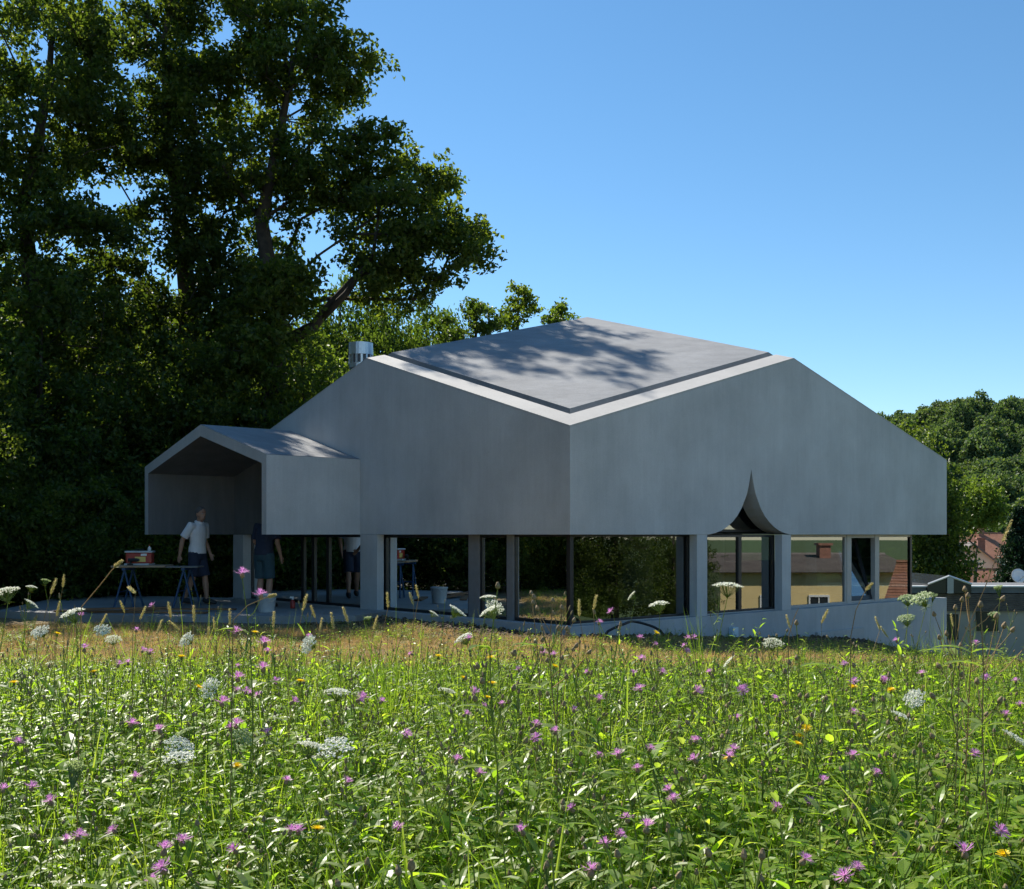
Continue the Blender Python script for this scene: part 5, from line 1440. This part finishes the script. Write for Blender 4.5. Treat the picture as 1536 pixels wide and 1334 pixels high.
def person(loc, rz, J, label, shirt, shorts, hair):
    """J: joints in the figure's own frame: faces +x, left is +y"""
    root = empty('person', loc, rz); tag(root, label, 'person')
    V = {k: Vector(v) for k, v in J.items() if k != 'yaw'}
    mb = MB()
    # trunk: pelvis to neck
    mb.tube([V['pelvis'] + Vector((0, 0, -.10)), V['pelvis'], V['waist'], V['chest'], V['chest'].lerp(V['neck'], .65), V['neck']], [(.10, .14), (.125, .165), (.105, .145), (.12, .175), (.09, .13), (.055, .06)], 14)
    mb.tube([V['neck'] - Vector((0, 0, .04)), V['neck'], V['head'] - Vector((0.0, 0, .06))], [.062, .055, .055], 10)
    hd = V['head']
    yaw = J.get('yaw', 0.0); Ry = Matrix.Rotation(yaw, 3, 'Z')
    def H(x, y, z): return hd + Ry @ Vector((x, y, z))
    blob(mb, H(0, 0, .02), (.098, .076, .108), 14, 10)                       # skull
    blob(mb, H(.03, 0, -.055), (.066, .056, .07), 12, 8)                     # jaw
    mb.tube([H(.085, 0, .02), H(.112, 0, -.02), H(.095, 0, -.034)], [.009, .016, .012], 6)   # nose
    mb.tube([H(.088, -.02, -.066), H(.098, 0, -.064), H(.088, .02, -.066)], .007, 5)         # lips
    mb.tube([H(.086, -.045, .035), H(.097, 0, .035), H(.086, .045, .035)], .008, 5)          # brow
    for sg in (-1, 1): blob(mb, H(-.008, sg * .078, -.005), (.02, .012, .033), 8, 6)         # ears
    for sd in 'lr':
        sh, el, wr, hip, kn, an = (V[k + '_' + sd] for k in ('shoulder', 'elbow', 'wrist', 'hip', 'knee', 'ankle'))
        mb.tube([V['chest'].lerp(sh, .5) + Vector((0, 0, .03)), sh, sh.lerp(el, .4), el, el.lerp(wr, .3), wr], [.065, .062, .05, .041, .043, .028], 10)
        mb.tube([hip + Vector((0, 0, .04)), hip, hip.lerp(kn, .5), kn, kn.lerp(an, .33), kn.lerp(an, .75), an], [.085, .092, .078, .056, .06, .042, .038], 10)
        yawf = V['toe_' + sd] - an; yawf.z = 0; yawf.normalize()
        mb.tube([an + Vector((0, 0, .02)), an + Vector((0, 0, -.04)) - yawf * .03, an + Vector((0, 0, -.055)) + yawf * .09, an + Vector((0, 0, -.065)) + yawf * .17], [.038, .04, .036, .022], 8)
        # hand: palm, four fingers, thumb
        hdv = (wr - el).normalized(); sdv = hdv.cross(Vector((0, 1, 0))); sdv = Vector((1, 0, 0)) if sdv.length < .1 else sdv.normalized()
        if sdv.x < 0: sdv = -sdv
        inn = hdv.cross(sdv)
        pm = wr + hdv * .05
        mb.tube([wr, wr + hdv * .03, wr + hdv * .085], [(.026, .026), (.034, .022), (.038, .018)], 10)
        for k, (off, ln) in enumerate(((.027, .068), (.009, .078), (-.009, .073), (-.026, .058))):
            p0 = wr + hdv * .08 + sdv * off; p1 = p0 + hdv * ln * .5; p2 = p1 + (hdv + inn * .6 * (1 if sd == 'l' else -1)).normalized() * ln * .5
            mb.tube([p0 - hdv * .02, p1, p2], [.0095, .009, .0075], 6)
        p0 = wr + hdv * .03 + sdv * .03; mb.tube([p0 - sdv * .015, p0 + (hdv * .7 + sdv * .7) * .03, p0 + hdv * .06 + sdv * .03], [.013, .011, .009], 6)
    body = fuse(mb, 'body', M['skin'], root, .0085)
    for sg in (-1, 1):
        mb = MB(); blob(mb, H(.088, sg * .032, .012), (.0105, .010, .008), 8, 6); mb.build('eye', M['grey_plastic'], root, smooth=True)
        mb = MB(); blob(mb, H(.0965, sg * .032, .012), (.005, .006, .006), 6, 5); mb.build('pupil', M['shoe'], root, smooth=True)
    # hair: a cap over the back and top
    mb = MB(); blob(mb, H(-.012, 0, .036), (.098, .084, .104), 16, 12)
    mb.v = mb.v; o = fuse(mb, 'hair', hair, root, .012)
    bm = bmesh.new(); bm.from_mesh(o.data)
    cut = H(.045, 0, .05); nrm = (Ry @ Vector((.85, 0, -.75))).normalized()
    bmesh.ops.bisect_plane(bm, geom=bm.verts[:] + bm.edges[:] + bm.faces[:], plane_co=cut, plane_no=nrm, clear_outer=True); bm.to_mesh(o.data); bm.free()
    # shirt
    mb = MB()
    mb.tube([V['pelvis'] + Vector((0, 0, -.04)), V['pelvis'] + Vector((0, 0, .05)), V['waist'], V['chest'], V['chest'].lerp(V['neck'], .6), V['chest'].lerp(V['neck'], .9)], [(.15, .185), (.147, .18), (.13, .168), (.143, .195), (.112, .155), (.07, .08)], 16)
    for sd in 'lr':
        sh, el = V['shoulder_' + sd], V['elbow_' + sd]
        mb.tube([V['chest'].lerp(sh, .4) + Vector((0, 0, .03)), sh + Vector((0, 0, .004)), sh.lerp(el, .5), sh.lerp(el, .82)], [.08, .077, .075, .079], 12)
    so = fuse(mb, 'shirt', shirt, root, .012)
    mb = MB(); nk = V['neck']
    mb.tube([nk + Vector((.075 * math.cos(a), .075 * math.sin(a), -.015 - .02 * math.cos(a))) for a in [2 * math.pi * q / 12 for q in range(13)]], [(.012, .022)] * 13, 6); mb.build('collar', shirt, so, smooth=True)
    # shorts
    mb = MB()
    mb.tube([V['pelvis'] + Vector((0, 0, .03)), V['pelvis'] + Vector((0, 0, -.05)), V['pelvis'] + Vector((0, 0, -.14))], [(.145, .178), (.145, .183), (.12, .17)], 14)
    for sd in 'lr':
        hip, kn = V['hip_' + sd], V['knee_' + sd]
        mb.tube([hip + Vector((0, 0, .04)), hip.lerp(kn, .3), hip.lerp(kn, .65), hip.lerp(kn, .97)], [.112, .108, .1, .104], 12)
    fuse(mb, 'shorts', shorts, root, .012)
    for sd in 'lr':
        an = V['ankle_' + sd]; yawf = V['toe_' + sd] - an; yawf.z = 0; yawf.normalize()
        mb = MB(); mb.tube([an + Vector((0, 0, .0)) - yawf * .06, an + Vector((0, 0, -.02)) - yawf * .0, an + Vector((0, 0, -.04)) + yawf * .1, an + Vector((0, 0, -.055)) + yawf * .19], [(.05, .045), (.055, .055), (.045, .05), (.03, .035)], 10)
        low = an.z - .08
        mb.v = [(x, y, max(z, low)) for x, y, z in mb.v]
        mb.build('shoe', M['shoe'], root, smooth=True)
    return root

J1 = dict(pelvis=(0, 0, .96), waist=(.01, 0, 1.1), chest=(.02, 0, 1.32), neck=(.045, 0, 1.51), head=(.075, 0, 1.64), yaw=-.35,
          shoulder_l=(.03, .20, 1.43), elbow_l=(.0, .25, 1.16), wrist_l=(.12, .23, .92),
          shoulder_r=(.0, -.20, 1.43), elbow_r=(-.14, -.26, 1.17), wrist_r=(-.2, -.25, .90),
          hip_l=(0, .09, .90), knee_l=(.10, .09, .50), ankle_l=(.14, .09, .085), toe_l=(.3, .09, 0),
          hip_r=(0, -.09, .90), knee_r=(-.03, -.09, .50), ankle_r=(-.22, -.09, .10), toe_r=(-.05, -.09, 0))
p1 = pix(296, 906, 20.5)
person((p1.x, 20.5, 0.0), R(-18), J1, 'person in white polo shirt and navy shorts walking under the porch', M['shirt'], M['navy'], M['hair'])
J2 = dict(pelvis=(0, 0, .95), waist=(.02, 0, 1.09), chest=(.06, 0, 1.30), neck=(.12, 0, 1.49), head=(.18, 0, 1.60), yaw=.2,
          shoulder_l=(.08, .20, 1.41), elbow_l=(.10, .27, 1.14), wrist_l=(.26, .22, .98),
          shoulder_r=(.06, -.20, 1.41), elbow_r=(.02, -.27, 1.13), wrist_r=(.12, -.27, .89),
          hip_l=(0, .09, .89), knee_l=(.04, .10, .49), ankle_l=(.0, .11, .085), toe_l=(.16, .13, 0),
          hip_r=(0, -.09, .89), knee_r=(.03, -.10, .49), ankle_r=(-.02, -.11, .085), toe_r=(.14, -.14, 0))
p2 = pix(396, 906, 19.75)
person((p2.x, 19.75, 0.0), R(65), J2, 'person in navy t-shirt and dark shorts, half hidden behind the porch wall', M['navy'], M['teal'], M['hair_dark'])
